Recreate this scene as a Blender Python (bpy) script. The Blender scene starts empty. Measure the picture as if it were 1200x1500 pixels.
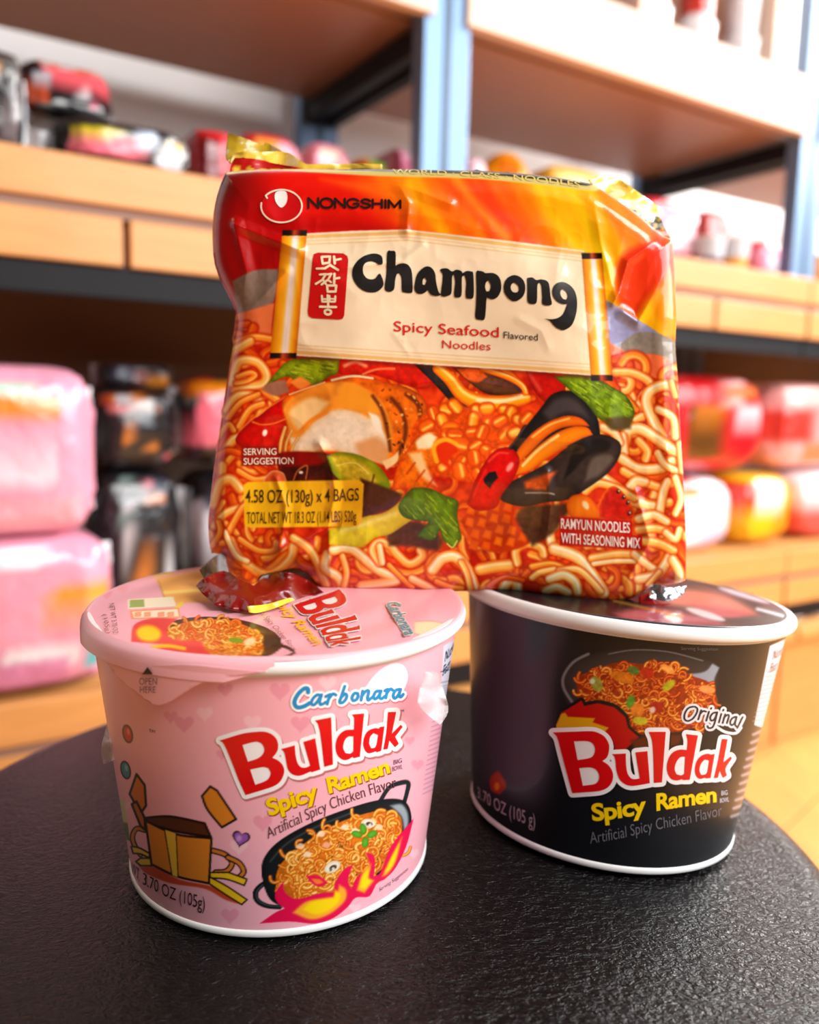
import bpy, bmesh, math, random
import numpy as np
from mathutils import Vector, Matrix
from mathutils.geometry import tessellate_polygon

scn = bpy.context.scene
COL = scn.collection

# ---------------------------------------------------------------- camera (image taken as 1200 x 1500, metres, z up, stool top at TOP)
TOP = 0.45
FPX = 1200.0
PITCH, ROLL, CAMZ = 0.1337, 0.0255, TOP + 0.17425
_c, _s, _cr, _sr = math.cos(PITCH), math.sin(PITCH), math.cos(ROLL), math.sin(ROLL)
FW = np.array([0, _c, -_s]); _u0 = np.array([0, _s, _c]); _r0 = np.array([1., 0, 0])
RI = _r0 * _cr + _u0 * _sr; UP = -_r0 * _sr + _u0 * _cr
CAM = np.array([0, 0, CAMZ])
cam = bpy.data.cameras.new('camera'); cam_o = bpy.data.objects.new('camera', cam); COL.objects.link(cam_o)
M = Matrix.Identity(4)
for i in range(3): M[i][0], M[i][1], M[i][2], M[i][3] = RI[i], UP[i], -FW[i], CAM[i]
cam_o.matrix_world = M
cam.sensor_fit = 'VERTICAL'; cam.sensor_height = 36.0; cam.sensor_width = 28.8; cam.lens = FPX / 1500 * 36
cam.clip_start = 0.01; cam.clip_end = 50
cam.dof.use_dof = True; cam.dof.focus_distance = 0.281; cam.dof.aperture_fstop = 6.0; cam.dof.aperture_blades = 0
scn.camera = cam_o

# ---------------------------------------------------------------- world, lights, exposure
scn.view_settings.view_transform = 'Standard'; scn.view_settings.look = 'None'
scn.view_settings.gamma = 1.0; scn.view_settings.use_curve_mapping = False
scn.view_settings.exposure = -0.17
w = bpy.data.worlds.new('shop_ambience'); scn.world = w; w.use_nodes = True
w.node_tree.nodes['Background'].inputs[0].default_value = (1.0, 0.93, 0.86, 1); w.node_tree.nodes['Background'].inputs[1].default_value = 0.05
def area(name, loc, aim, sx, sy, power, col):
    l = bpy.data.lights.new(name, 'AREA'); l.shape = 'RECTANGLE'; l.size, l.size_y = sx, sy; l.energy = power; l.color = col
    o = bpy.data.objects.new(name, l); COL.objects.link(o); o.location = loc
    o.rotation_euler = (Vector(aim) - Vector(loc)).to_track_quat('-Z', 'Y').to_euler(); return o
area('shop_window_daylight', (2.3, -0.2, 1.7), (0.1, 0.45, 0.62), 3.2, 1.5, 128, (0.94, 0.97, 1.0))
area('front_fill_softbox', (1.35, -0.8, 2.1), (0.1, 0.4, 0.55), 1.2, 0.7, 48, (1.0, 0.97, 0.93))  # added softbox, front right, to light the face of the bag
area('leather_sheen_light', (1.85, 1.9, 1.75), (0.2, 0.25, 0.45), 0.9, 0.7, 98, (1.0, 0.97, 0.93))  # unseen light added to give the leather seat its sheen
area('warm_bounce_fill', (-1.7, -0.1, 2.3), (0, 0.4, 0.5), 0.6, 0.6, 5, (1.0, 0.58, 0.28))  # unseen warm fill standing in for bounce off wood at the left
# ---------------------------------------------------------------- pixel <-> space helpers
def rays(px, py):
    px, py = np.asarray(px, float), np.asarray(py, float)
    return FW + RI * ((px - 600) / FPX)[..., None] - UP * ((py - 750) / FPX)[..., None]
def project(P):
    d = P - CAM; z = d @ FW
    return 600 + FPX * (d @ RI) / z, 750 - FPX * (d @ UP) / z
def on_plane(px, py, p0, n):
    d = rays(px, py); t = ((np.asarray(p0) - CAM) @ np.asarray(n)) / (d @ np.asarray(n)); return CAM + d * t[..., None]
def lin(c):
    c = np.asarray(c, float); return np.where(c <= .04045, c / 12.92, ((c + .055) / 1.055) ** 2.4)
def S(r, g, b): return tuple(lin(np.array([r, g, b]) / 255.)) + (1.0,)

# ---------------------------------------------------------------- materials
def mat(name, col=None, rough=.5, attr=None, spec=.5, coat=0., coat_r=.08, metal=0., bump=None, noise=None, trans=0., sheen=0.):
    m = bpy.data.materials.new(name); m.use_nodes = True; nt = m.node_tree; b = nt.nodes['Principled BSDF']
    b.inputs['Roughness'].default_value = rough; b.inputs['Specular IOR Level'].default_value = spec
    b.inputs['Coat Weight'].default_value = coat; b.inputs['Coat Roughness'].default_value = coat_r; b.inputs['Metallic'].default_value = metal
    if trans: b.inputs['Transmission Weight'].default_value = trans
    src = None
    if attr:
        a = nt.nodes.new('ShaderNodeVertexColor'); a.layer_name = attr; src = a.outputs['Color']
    elif col is not None: b.inputs['Base Color'].default_value = col
    if noise:      # (scale, amount, stretch vector): soft brightness mottling or grain
        tc = nt.nodes.new('ShaderNodeTexCoord'); mp = nt.nodes.new('ShaderNodeMapping'); mp.inputs['Scale'].default_value = noise[2] if len(noise) > 2 else (1, 1, 1)
        n = nt.nodes.new('ShaderNodeTexNoise'); n.inputs['Scale'].default_value = noise[0]; n.inputs['Detail'].default_value = 4
        nt.links.new(tc.outputs['Object'], mp.inputs[0]); nt.links.new(mp.outputs[0], n.inputs['Vector'])
        r = nt.nodes.new('ShaderNodeMapRange'); r.inputs[1].default_value = .25; r.inputs[2].default_value = .75; r.inputs[3].default_value = 1 - noise[1]; r.inputs[4].default_value = 1 + noise[1]
        nt.links.new(n.outputs['Fac'], r.inputs[0]); mx = nt.nodes.new('ShaderNodeMix'); mx.data_type = 'RGBA'; mx.blend_type = 'MULTIPLY'; mx.inputs[0].default_value = 1
        if src is not None: nt.links.new(src, mx.inputs[6])
        else: mx.inputs[6].default_value = col
        nt.links.new(r.outputs[0], mx.inputs[7]); src = mx.outputs[2]
    if src is not None: nt.links.new(src, b.inputs['Base Color'])
    if bump:       # (kind, scale, strength, distance)
        tc = nt.nodes.new('ShaderNodeTexCoord'); kind, sc, st, di = bump[:4]
        bp = nt.nodes.new('ShaderNodeBump'); bp.inputs['Strength'].default_value = st; bp.inputs['Distance'].default_value = di
        if kind == 'voronoi':
            # pebbled leather grain: cells stretched a little, with finer wrinkles laid over them
            mp = nt.nodes.new('ShaderNodeMapping'); mp.inputs['Scale'].default_value = (.62, 1.25, 1); nt.links.new(tc.outputs['Object'], mp.inputs[0])
            nz = nt.nodes.new('ShaderNodeTexNoise'); nz.inputs['Scale'].default_value = sc * .35; nz.inputs['Detail'].default_value = 3; nt.links.new(mp.outputs[0], nz.inputs['Vector'])
            ad = nt.nodes.new('ShaderNodeVectorMath'); ad.operation = 'MULTIPLY_ADD'; ad.inputs[1].default_value = (.006, .006, .006); nt.links.new(nz.outputs['Color'], ad.inputs[0]); nt.links.new(mp.outputs[0], ad.inputs[2])
            v = nt.nodes.new('ShaderNodeTexVoronoi'); v.feature = 'SMOOTH_F1'; v.inputs['Scale'].default_value = sc; v.inputs['Smoothness'].default_value = .6; nt.links.new(ad.outputs[0], v.inputs['Vector'])
            n2 = nt.nodes.new('ShaderNodeTexNoise'); n2.inputs['Scale'].default_value = sc * 2.2; nt.links.new(ad.outputs[0], n2.inputs['Vector'])
            sm = nt.nodes.new('ShaderNodeMath'); sm.operation = 'MULTIPLY_ADD'; sm.inputs[1].default_value = -1.; nt.links.new(v.outputs['Distance'], sm.inputs[0]); nt.links.new(n2.outputs['Fac'], sm.inputs[2]); src2 = sm.outputs[0]
        else:
            n = nt.nodes.new('ShaderNodeTexNoise'); n.inputs['Scale'].default_value = sc; n.inputs['Detail'].default_value = 3; nt.links.new(tc.outputs['Object'], n.inputs['Vector']); src2 = n.outputs['Fac']
        nt.links.new(src2, bp.inputs['Height']); nt.links.new(bp.outputs[0], b.inputs['Normal'])
        if coat: nt.links.new(bp.outputs[0], b.inputs['Coat Normal'])
    return m

def film_mat(name, tint, alpha, rough=.06):
    """thin clear plastic: mostly see-through with glossy reflections"""
    m = bpy.data.materials.new(name); m.use_nodes = True; nt = m.node_tree; nt.nodes.clear()
    o = nt.nodes.new('ShaderNodeOutputMaterial'); t = nt.nodes.new('ShaderNodeBsdfTransparent'); t.inputs[0].default_value = tint
    b = nt.nodes.new('ShaderNodeBsdfPrincipled'); b.inputs['Base Color'].default_value = tint; b.inputs['Roughness'].default_value = rough; b.inputs['Coat Weight'].default_value = .6
    x = nt.nodes.new('ShaderNodeMixShader'); x.inputs[0].default_value = alpha
    nt.links.new(t.outputs[0], x.inputs[1]); nt.links.new(b.outputs[0], x.inputs[2]); nt.links.new(x.outputs[0], o.inputs[0]); return m

# ---------------------------------------------------------------- object builders
def tag(o, label=None, cat=None, group=None, kind=None):
    for k, v in (('label', label), ('category', cat), ('group', group), ('kind', kind)):
        if v: o[k] = v
    return o
def empty(name, loc, label, cat, group=None, rz=0.):
    o = bpy.data.objects.new(name, None); COL.objects.link(o); o.location = loc; o.rotation_euler = (0, 0, rz); o.empty_display_size = .02
    return tag(o, label, cat, group)
def mesh(name, V, F, m, parent=None, cols=None, smooth=True, org=None):
    """V (n,3) world (or local when org is None and the parent is absent); org = parent's origin, subtracted; F = quad/tri array or list; cols sRGB (n,3)"""
    V = np.asarray(V, float)
    if org is not None: V = V - np.asarray(org, float)
    me = bpy.data.meshes.new(name)
    if isinstance(F, np.ndarray):
        nf, k = F.shape; me.vertices.add(len(V)); me.vertices.foreach_set('co', V.astype(np.float32).ravel())
        me.loops.add(nf * k); me.loops.foreach_set('vertex_index', F.astype(np.int32).ravel())
        me.polygons.add(nf); me.polygons.foreach_set('loop_start', np.arange(0, nf * k, k, dtype=np.int32))
        me.update(calc_edges=True)
    else:
        me.from_pydata([tuple(v) for v in V], [], [tuple(f) for f in F]); me.update()
    if cols is not None:
        cols = np.asarray(cols, float)
        if cols.ndim == 1: cols = np.tile(cols, (len(V), 1))
        a = me.color_attributes.new('Col', 'FLOAT_COLOR', 'POINT')
        a.data.foreach_set('color', np.column_stack([lin(np.clip(cols, 0, 1)), np.ones(len(V))]).astype(np.float32).ravel())
    me.polygons.foreach_set('use_smooth', np.full(len(me.polygons), smooth))
    me.materials.append(m); o = bpy.data.objects.new(name, me); COL.objects.link(o)
    if parent is not None: o.parent = parent
    return o
def grid_faces(nr, nc, wrap=False):
    i, j = np.meshgrid(np.arange(nr - 1), np.arange(nc if wrap else nc - 1), indexing='ij'); j2 = (j + 1) % nc
    return np.stack([i * nc + j, i * nc + j2, (i + 1) * nc + j2, (i + 1) * nc + j], -1).reshape(-1, 4)
def box(name, c, sz, m, parent=None, axes=None, bev=.0015, org=None, label=None):
    """bevelled box centred at c with half axes along `axes` (3 unit vectors)"""
    bm = bmesh.new(); bmesh.ops.create_cube(bm, size=1.0)
    for v in bm.verts: v.co = Vector((v.co.x * sz[0], v.co.y * sz[1], v.co.z * sz[2]))
    if bev: bmesh.ops.bevel(bm, geom=bm.edges[:], offset=min(bev, min(sz) * .3), segments=2, affect='EDGES', profile=.5)
    A = np.array(axes if axes is not None else np.eye(3)); off = np.asarray(c, float) - (np.asarray(org, float) if org is not None else 0)
    for v in bm.verts: v.co = Vector(tuple(np.array(v.co) @ A + off))
    me = bpy.data.meshes.new(name); bm.to_mesh(me); bm.free(); me.materials.append(m)
    o = bpy.data.objects.new(name, me); COL.objects.link(o)
    if parent is not None: o.parent = parent
    if label: o['label'] = label
    return o
def lathe(prof, n=96, a0=0.):
    """profile [(r,z)...] -> V, F around the z axis"""
    t = a0 + np.arange(n) * 2 * math.pi / n; P = np.array(prof, float)
    V = np.stack([P[:, :1] * np.cos(t), P[:, :1] * np.sin(t), np.repeat(P[:, 1:], n, 1)], -1).reshape(-1, 3)
    return V, grid_faces(len(P), n, True)

# ---------------------------------------------------------------- flat shapes in pixel space, later laid on a surface
def tri_poly(contours, cell=9.):
    """contours: list of closed outlines (first outer, rest holes or further outers) -> verts (n,2), tris, cut into cells"""
    pts = [Vector((p[0], p[1], 0)) for c in contours for p in c]
    tris = tessellate_polygon([[Vector((p[0], p[1], 0)) for p in c] for c in contours])
    return cut(np.array([(p.x, p.y) for p in pts]), tris, cell)
def cut(V, tris, cell):
    if not cell: return V, [tuple(t) for t in tris]
    bm = bmesh.new(); vs = [bm.verts.new((x, y, 0)) for x, y in V]
    for t in tris:
        try: bm.faces.new([vs[i] for i in t])
        except ValueError: pass
    for ax in (0, 1):
        lo, hi = V[:, ax].min(), V[:, ax].max(); k = lo + cell
        while k < hi - .5:
            co = [0, 0, 0]; no = [0, 0, 0]; co[ax] = k; no[ax] = 1
            bmesh.ops.bisect_plane(bm, geom=bm.verts[:] + bm.edges[:] + bm.faces[:], plane_co=co, plane_no=no, dist=1e-4); k += cell
    bm.verts.index_update(); out = np.array([(v.co.x, v.co.y) for v in bm.verts]); fs = [tuple(v.index for v in f.verts) for f in bm.faces]; bm.free(); return out, fs
def ribbon(pts, wd, closed=False, n=5, keep=180, sm=True):
    """round-capped stroke as mesh: quads plus a disc at each joint"""
    P = np.array(pts, float); wd = np.full(len(P), float(wd)) if np.isscalar(wd) else np.array(wd, float)
    Q = np.column_stack([P, wd / 2])
    if sm: Q = spl(Q, closed, n, keep)
    V, F = [], []; m = len(Q)
    for i in range(m if closed else m - 1):
        a, b = Q[i], Q[(i + 1) % m]; d = b[:2] - a[:2]; L = np.hypot(*d)
        if L < 1e-6: continue
        nrm = np.array([-d[1], d[0]]) / L; k = len(V)
        V += [a[:2] + nrm * a[2], a[:2] - nrm * a[2], b[:2] - nrm * b[2], b[:2] + nrm * b[2]]; F.append((k, k + 1, k + 2, k + 3))
    for q in Q:
        k = len(V); V += [q[:2] + q[2] * np.array([math.cos(t), math.sin(t)]) for t in np.arange(10) * .6283]; F.append(tuple(range(k, k + 10)))
    return np.array(V), F
def join(*parts):
    V, F, k = [], [], 0
    for v, f in parts: V.append(np.asarray(v)); F += [tuple(i + k for i in t) for t in f]; k += len(v)
    return np.concatenate(V), F
def outline_of(V, F, wd):
    """thick line along the open boundary of a flat mesh"""
    from collections import Counter
    key = [tuple(np.round(v, 3)) for v in V]; cnt = Counter()
    for f in F:
        for a, b in zip(f, f[1:] + f[:1]): cnt[frozenset((key[a], key[b]))] += 1
    parts = [ribbon([tuple(x) for x in e], wd, sm=False) for e, c in cnt.items() if c == 1 and len(e) == 2]
    return join(*parts)
_tc = {}
def text2d(body, bold=0., shear=0., spacing=1.):
    """built-in font outline, baseline at y=0, cap height 1, y up"""
    k = (body, bold, spacing)
    if k not in _tc:
        c = bpy.data.curves.new('t', 'FONT'); c.body = body; c.size = 1; c.fill_mode = 'BOTH'; c.offset = bold; c.resolution_u = 4; c.space_character = spacing
        o = bpy.data.objects.new('t', c); COL.objects.link(o); dg = bpy.context.evaluated_depsgraph_get(); me = o.evaluated_get(dg).to_mesh()
        V = np.array([(v.co.x, v.co.y) for v in me.vertices]); F = [tuple(p.vertices) for p in me.polygons]
        o.evaluated_get(dg).to_mesh_clear(); bpy.data.objects.remove(o); bpy.data.curves.remove(c); _tc[k] = (V / .729, F)
    V, F = _tc[k]; V = V.copy(); V[:, 0] += V[:, 1] * shear; return V, F
def text_px(body, base, hgt, up=(0, -1), bold=0., shear=0., spacing=1.):
    """text laid along a pixel baseline (smooth through the points); hgt = cap height px, number or (start, end)"""
    V, F = text2d(body, bold, shear, spacing); B = spl(base, False, 10) if len(base) > 2 else np.array(base, float)
    L = np.concatenate([[0], np.cumsum(np.hypot(*np.diff(B, axis=0).T))]); s = (V[:, 0] - V[:, 0].min()) / (np.ptp(V[:, 0])) * L[-1]
    bx, by = np.interp(s, L, B[:, 0]), np.interp(s, L, B[:, 1]); h = np.interp(s / L[-1], [0, 1], [hgt, hgt] if np.isscalar(hgt) else hgt)
    return np.column_stack([bx + up[0] * V[:, 1] * h, by + up[1] * V[:, 1] * h]), F

def decal(name, parent, org, hit, shape, col, m, off, label=None, cell=0):
    """lay a flat pixel-space shape on a surface: hit(px,py,off) -> world points"""
    V, F = shape
    if cell: V, F = cut(V, F, cell)
    P = hit(V[:, 0], V[:, 1], off); ok = np.isfinite(P).all(1)
    if not ok.all(): F = [f for f in F if all(ok[i] for i in f)]; P[~ok] = np.asarray(org)
    # consistent facing towards the camera
    F2 = []
    for f in F:
        a, b, c = V[f[0]], V[f[1]], V[f[2]]; F2.append(f if (b[0] - a[0]) * (c[1] - a[1]) - (b[1] - a[1]) * (c[0] - a[0]) < 0 else f[::-1])
    o = mesh(name, P, F2, m, parent, C3(col), True, org)
    if label: o['label'] = label
    return o
def crumpled(name, root, org, out, ctrl, col, m, amp=.0012, seed=0, cell=5., colfn=None, label=None, sm=3, keep=60):
    """crumpled scrap of film: pixel outline with depths (world y) given at control points"""
    v, f = tri_poly([spl(out, True, sm, keep)], cell); c = np.array(ctrl, float); d2 = ((v[:, None] - c[None, :, :2]) ** 2).sum(2) + 4.; w = 1 / d2; y = (w * c[:, 2]).sum(1) / w.sum(1)
    g = cnoise(400, 400, 30, seed); g2 = cnoise(400, 400, 13, seed + 50); vi = ((v - v.min(0)) * 1.6).astype(int) % 400; y = y + amp * 1.6 * (1 - np.abs(2 * g[vi[:, 1], vi[:, 0]] - 1)) + amp * .5 * g2[vi[:, 1], vi[:, 0]]
    d = rays(v[:, 0], v[:, 1]); P = CAM + d * (y / d[:, 1])[:, None]; cc = np.tile(C3(col), (len(v), 1)) if colfn is None else colfn(v)
    F2 = []
    for q in f:
        p0, p1, p2 = v[q[0]], v[q[1]], v[q[2]]; F2.append(q if (p1[0] - p0[0]) * (p2[1] - p0[1]) - (p1[1] - p0[1]) * (p2[0] - p0[0]) < 0 else q[::-1])
    o = mesh(name, P, F2, m, root, cc, True, org); sd_ = o.modifiers.new('film', 'SOLIDIFY'); sd_.thickness = .0003; sd_.offset = -1
    if label: o['label'] = label
    return o
# ---------------------------------------------------------------- print artwork painter (numpy, in photo-pixel coordinates)
def C3(c): return np.array(c, float) / 255.0

def spl(pts, closed=False, n=6, keep=180):
    """Catmull-Rom through pts; vertices turning by more than `keep` degrees stay sharp."""
    P = np.array(pts, float); m = len(P)
    if m < 3: return P
    idx = lambda i: i % m if closed else min(max(i, 0), m - 1)
    T = np.zeros_like(P); sharp = np.zeros(m, bool)
    for i in range(m):
        a, b = P[i] - P[idx(i - 1)], P[idx(i + 1)] - P[i]
        T[i] = (P[idx(i + 1)] - P[idx(i - 1)]) * .5
        la, lb = np.hypot(*a[:2]), np.hypot(*b[:2])
        if la > 1e-9 and lb > 1e-9:
            cs = (a[:2] @ b[:2]) / (la * lb)
            if math.degrees(math.acos(max(-1, min(1, cs)))) > keep: sharp[i] = True
    out = []
    t = (np.arange(n) / n)[:, None]
    h00, h10, h01, h11 = 2*t**3-3*t**2+1, t**3-2*t**2+t, -2*t**3+3*t**2, t**3-t**2
    for i in range(m if closed else m - 1):
        j = idx(i + 1); d = P[j] - P[i]
        t0 = d if sharp[i] else T[i]; t1 = d if sharp[j] else T[j]
        out.append(h00 * P[i] + h10 * t0 + h01 * P[j] + h11 * t1)
    if not closed: out.append(P[-1:])
    return np.concatenate(out)

def sstep(a, b, x):
    t = np.clip((x - a) / (b - a), 0, 1); return t * t * (3 - 2 * t)

def cnoise(h, w, cell, seed):
    r = np.random.RandomState(seed); gh, gw = int(h / cell) + 3, int(w / cell) + 3
    g = r.rand(gh, gw); y = np.arange(h) / cell; x = np.arange(w) / cell
    yi, xi = y.astype(int), x.astype(int); fy = y - yi; fx = x - xi
    fy = (fy * fy * (3 - 2 * fy))[:, None]; fx = (fx * fx * (3 - 2 * fx))[None]
    a = g[yi][:, xi]; b = g[yi][:, xi + 1]; c = g[yi + 1][:, xi]; d = g[yi + 1][:, xi + 1]
    return (a * (1 - fx) + b * fx) * (1 - fy) + (c * (1 - fx) + d * fx) * fy

class Canvas:
    def __init__(s, x0, y0, x1, y1, k, base):
        s.x0, s.y0, s.k = x0, y0, k
        s.h, s.w = int((y1 - y0) * k), int((x1 - x0) * k)
        s.a = np.empty((s.h, s.w, 3)); s.a[:] = C3(base)
        s.X = x0 + (np.arange(s.w) + .5) / k; s.Y = y0 + (np.arange(s.h) + .5) / k
    def win(s, xa, ya, xb, yb):
        i0 = max(0, int((ya - s.y0) * s.k)); i1 = min(s.h, int((yb - s.y0) * s.k) + 2)
        j0 = max(0, int((xa - s.x0) * s.k)); j1 = min(s.w, int((xb - s.x0) * s.k) + 2)
        if i1 <= i0 or j1 <= j0: return None
        X, Y = np.meshgrid(s.X[j0:j1], s.Y[i0:i1]); return (slice(i0, i1), slice(j0, j1)), X, Y
    def put(s, sl, m, col):
        col = C3(col) if not isinstance(col, np.ndarray) else col
        s.a[sl] = s.a[sl] * (1 - m[..., None]) + col * m[..., None]
    @staticmethod
    def sd(X, Y, P):
        d = np.full(X.shape, 1e9); ins = np.zeros(X.shape, bool); Q = np.roll(P, -1, 0)
        for (ax, ay), (bx, by) in zip(P, Q):
            ex, ey = bx - ax, by - ay; wx, wy = X - ax, Y - ay
            t = np.clip((wx * ex + wy * ey) / (ex * ex + ey * ey + 1e-12), 0, 1)
            d = np.minimum(d, (wx - ex * t) ** 2 + (wy - ey * t) ** 2)
            if abs(ey) > 1e-9:
                c = ((ay <= Y) != (by <= Y)) & (X < ax + ex * (Y - ay) / ey); ins ^= c
        d = np.sqrt(d); return np.where(ins, -d, d)
    def poly(s, pts, col, soft=.6, sm=4, a=1., keep=70, edge=None, ew=6., noise=0, seed=0, cell=5):
        """filled shape; edge = rim colour blended over ew px; noise = brightness mottling"""
        P = spl(pts, True, sm, keep) if sm > 1 else np.array(pts, float)
        w = s.win(P[:, 0].min() - soft - 1, P[:, 1].min() - soft - 1, P[:, 0].max() + soft + 1, P[:, 1].max() + soft + 1)
        if w is None: return
        sl, X, Y = w; d = s.sd(X, Y, P); m = sstep(soft, -soft, d) * a
        c = np.empty(X.shape + (3,)); c[:] = C3(col)
        if edge is not None:
            e = np.exp(-np.clip(-d, 0, None) / ew)[..., None]; c = c * (1 - e) + C3(edge) * e
        if noise:
            n = cnoise(*X.shape, cell * s.k, seed) * .65 + cnoise(*X.shape, cell * .4 * s.k, seed + 1) * .35
            c = c * (1 + noise * (n[..., None] - .5) * 2)
        s.put(sl, m, np.clip(c, 0, 1))
    def ell(s, cx, cy, rx, ry, rot, col, **k):
        t = np.linspace(0, 2 * math.pi, 24, endpoint=False); c, n = math.cos(rot), math.sin(rot)
        s.poly(np.stack([cx + rx * np.cos(t) * c - ry * np.sin(t) * n, cy + rx * np.cos(t) * n + ry * np.sin(t) * c], 1), col, sm=1, **k)
    def stroke(s, pts, wd, col, edge=None, hi=None, soft=.6, a=1., n=6, off=.3, keep=180):
        """brush stroke of width wd (number or per-point list); edge colour at its sides, hi = highlight line"""
        P = np.array(pts, float); wd = np.full(len(P), float(wd)) if np.isscalar(wd) else np.array(wd, float)
        Q = spl(np.column_stack([P, wd / 2]), False, n, keep)
        r = Q[:, 2].max() + 2
        w = s.win(Q[:, 0].min() - r, Q[:, 1].min() - r, Q[:, 0].max() + r, Q[:, 1].max() + r)
        if w is None: return
        sl, X, Y = w; best = np.full(X.shape, 1e9); sd = np.zeros(X.shape); rad = np.ones(X.shape)
        for (ax, ay, ar), (bx, by, br) in zip(Q[:-1], Q[1:]):
            ex, ey = bx - ax, by - ay; L = math.hypot(ex, ey) + 1e-9; wx, wy = X - ax, Y - ay
            t = np.clip((wx * ex + wy * ey) / (L * L), 0, 1); rr = np.maximum(ar + (br - ar) * t, .05)
            d = np.hypot(wx - ex * t, wy - ey * t); q = d - rr; b = q < best
            best = np.where(b, q, best); rad = np.where(b, rr, rad)
            sd = np.where(b, (wx * ey - wy * ex) / L / rr, sd)
        m = sstep(soft, -soft, best) * a
        c = np.empty(X.shape + (3,)); c[:] = C3(col); q = np.clip(1 + best / rad, 0, 1)
        if edge is not None:
            e = sstep(.35, 1., q)[..., None]; c = c * (1 - e) + C3(edge) * e
        if hi is not None:
            g = (np.exp(-((sd - off) / .28) ** 2) * .9 * sstep(1, .5, q))[..., None]; c = c * (1 - g) + C3(hi) * g
        s.put(sl, m, c)
    def lin(s, xa, ya, xb, yb, fn):
        w = s.win(xa, ya, xb, yb); sl, X, Y = w; c, m = fn(X, Y); s.put(sl, m, c)
    def sample(s, x, y):
        u = np.clip((x - s.x0) * s.k - .5, 0, s.w - 1.001); v = np.clip((y - s.y0) * s.k - .5, 0, s.h - 1.001)
        i, j = v.astype(int), u.astype(int); fy, fx = (v - i)[:, None], (u - j)[:, None]
        A = s.a
        return (A[i, j] * (1 - fx) + A[i, j + 1] * fx) * (1 - fy) + (A[i + 1, j] * (1 - fx) + A[i + 1, j + 1] * fx) * fy
def noodle(cv, pts, w, tone=0):
    mid, edge, hi = [((246, 186, 96), (224, 110, 34), (253, 226, 170)), ((240, 152, 54), (206, 76, 16), (250, 196, 110)),
                     ((250, 212, 146), (232, 140, 60), (255, 242, 214)), ((222, 96, 22), (190, 48, 8), (236, 130, 40))][tone]; w = w * 1.15
    cv.stroke(pts, w + 2.6, (160, 36, 6), a=.5, soft=2.4)
    cv.stroke(pts, w, mid, edge=edge, hi=hi)

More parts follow.
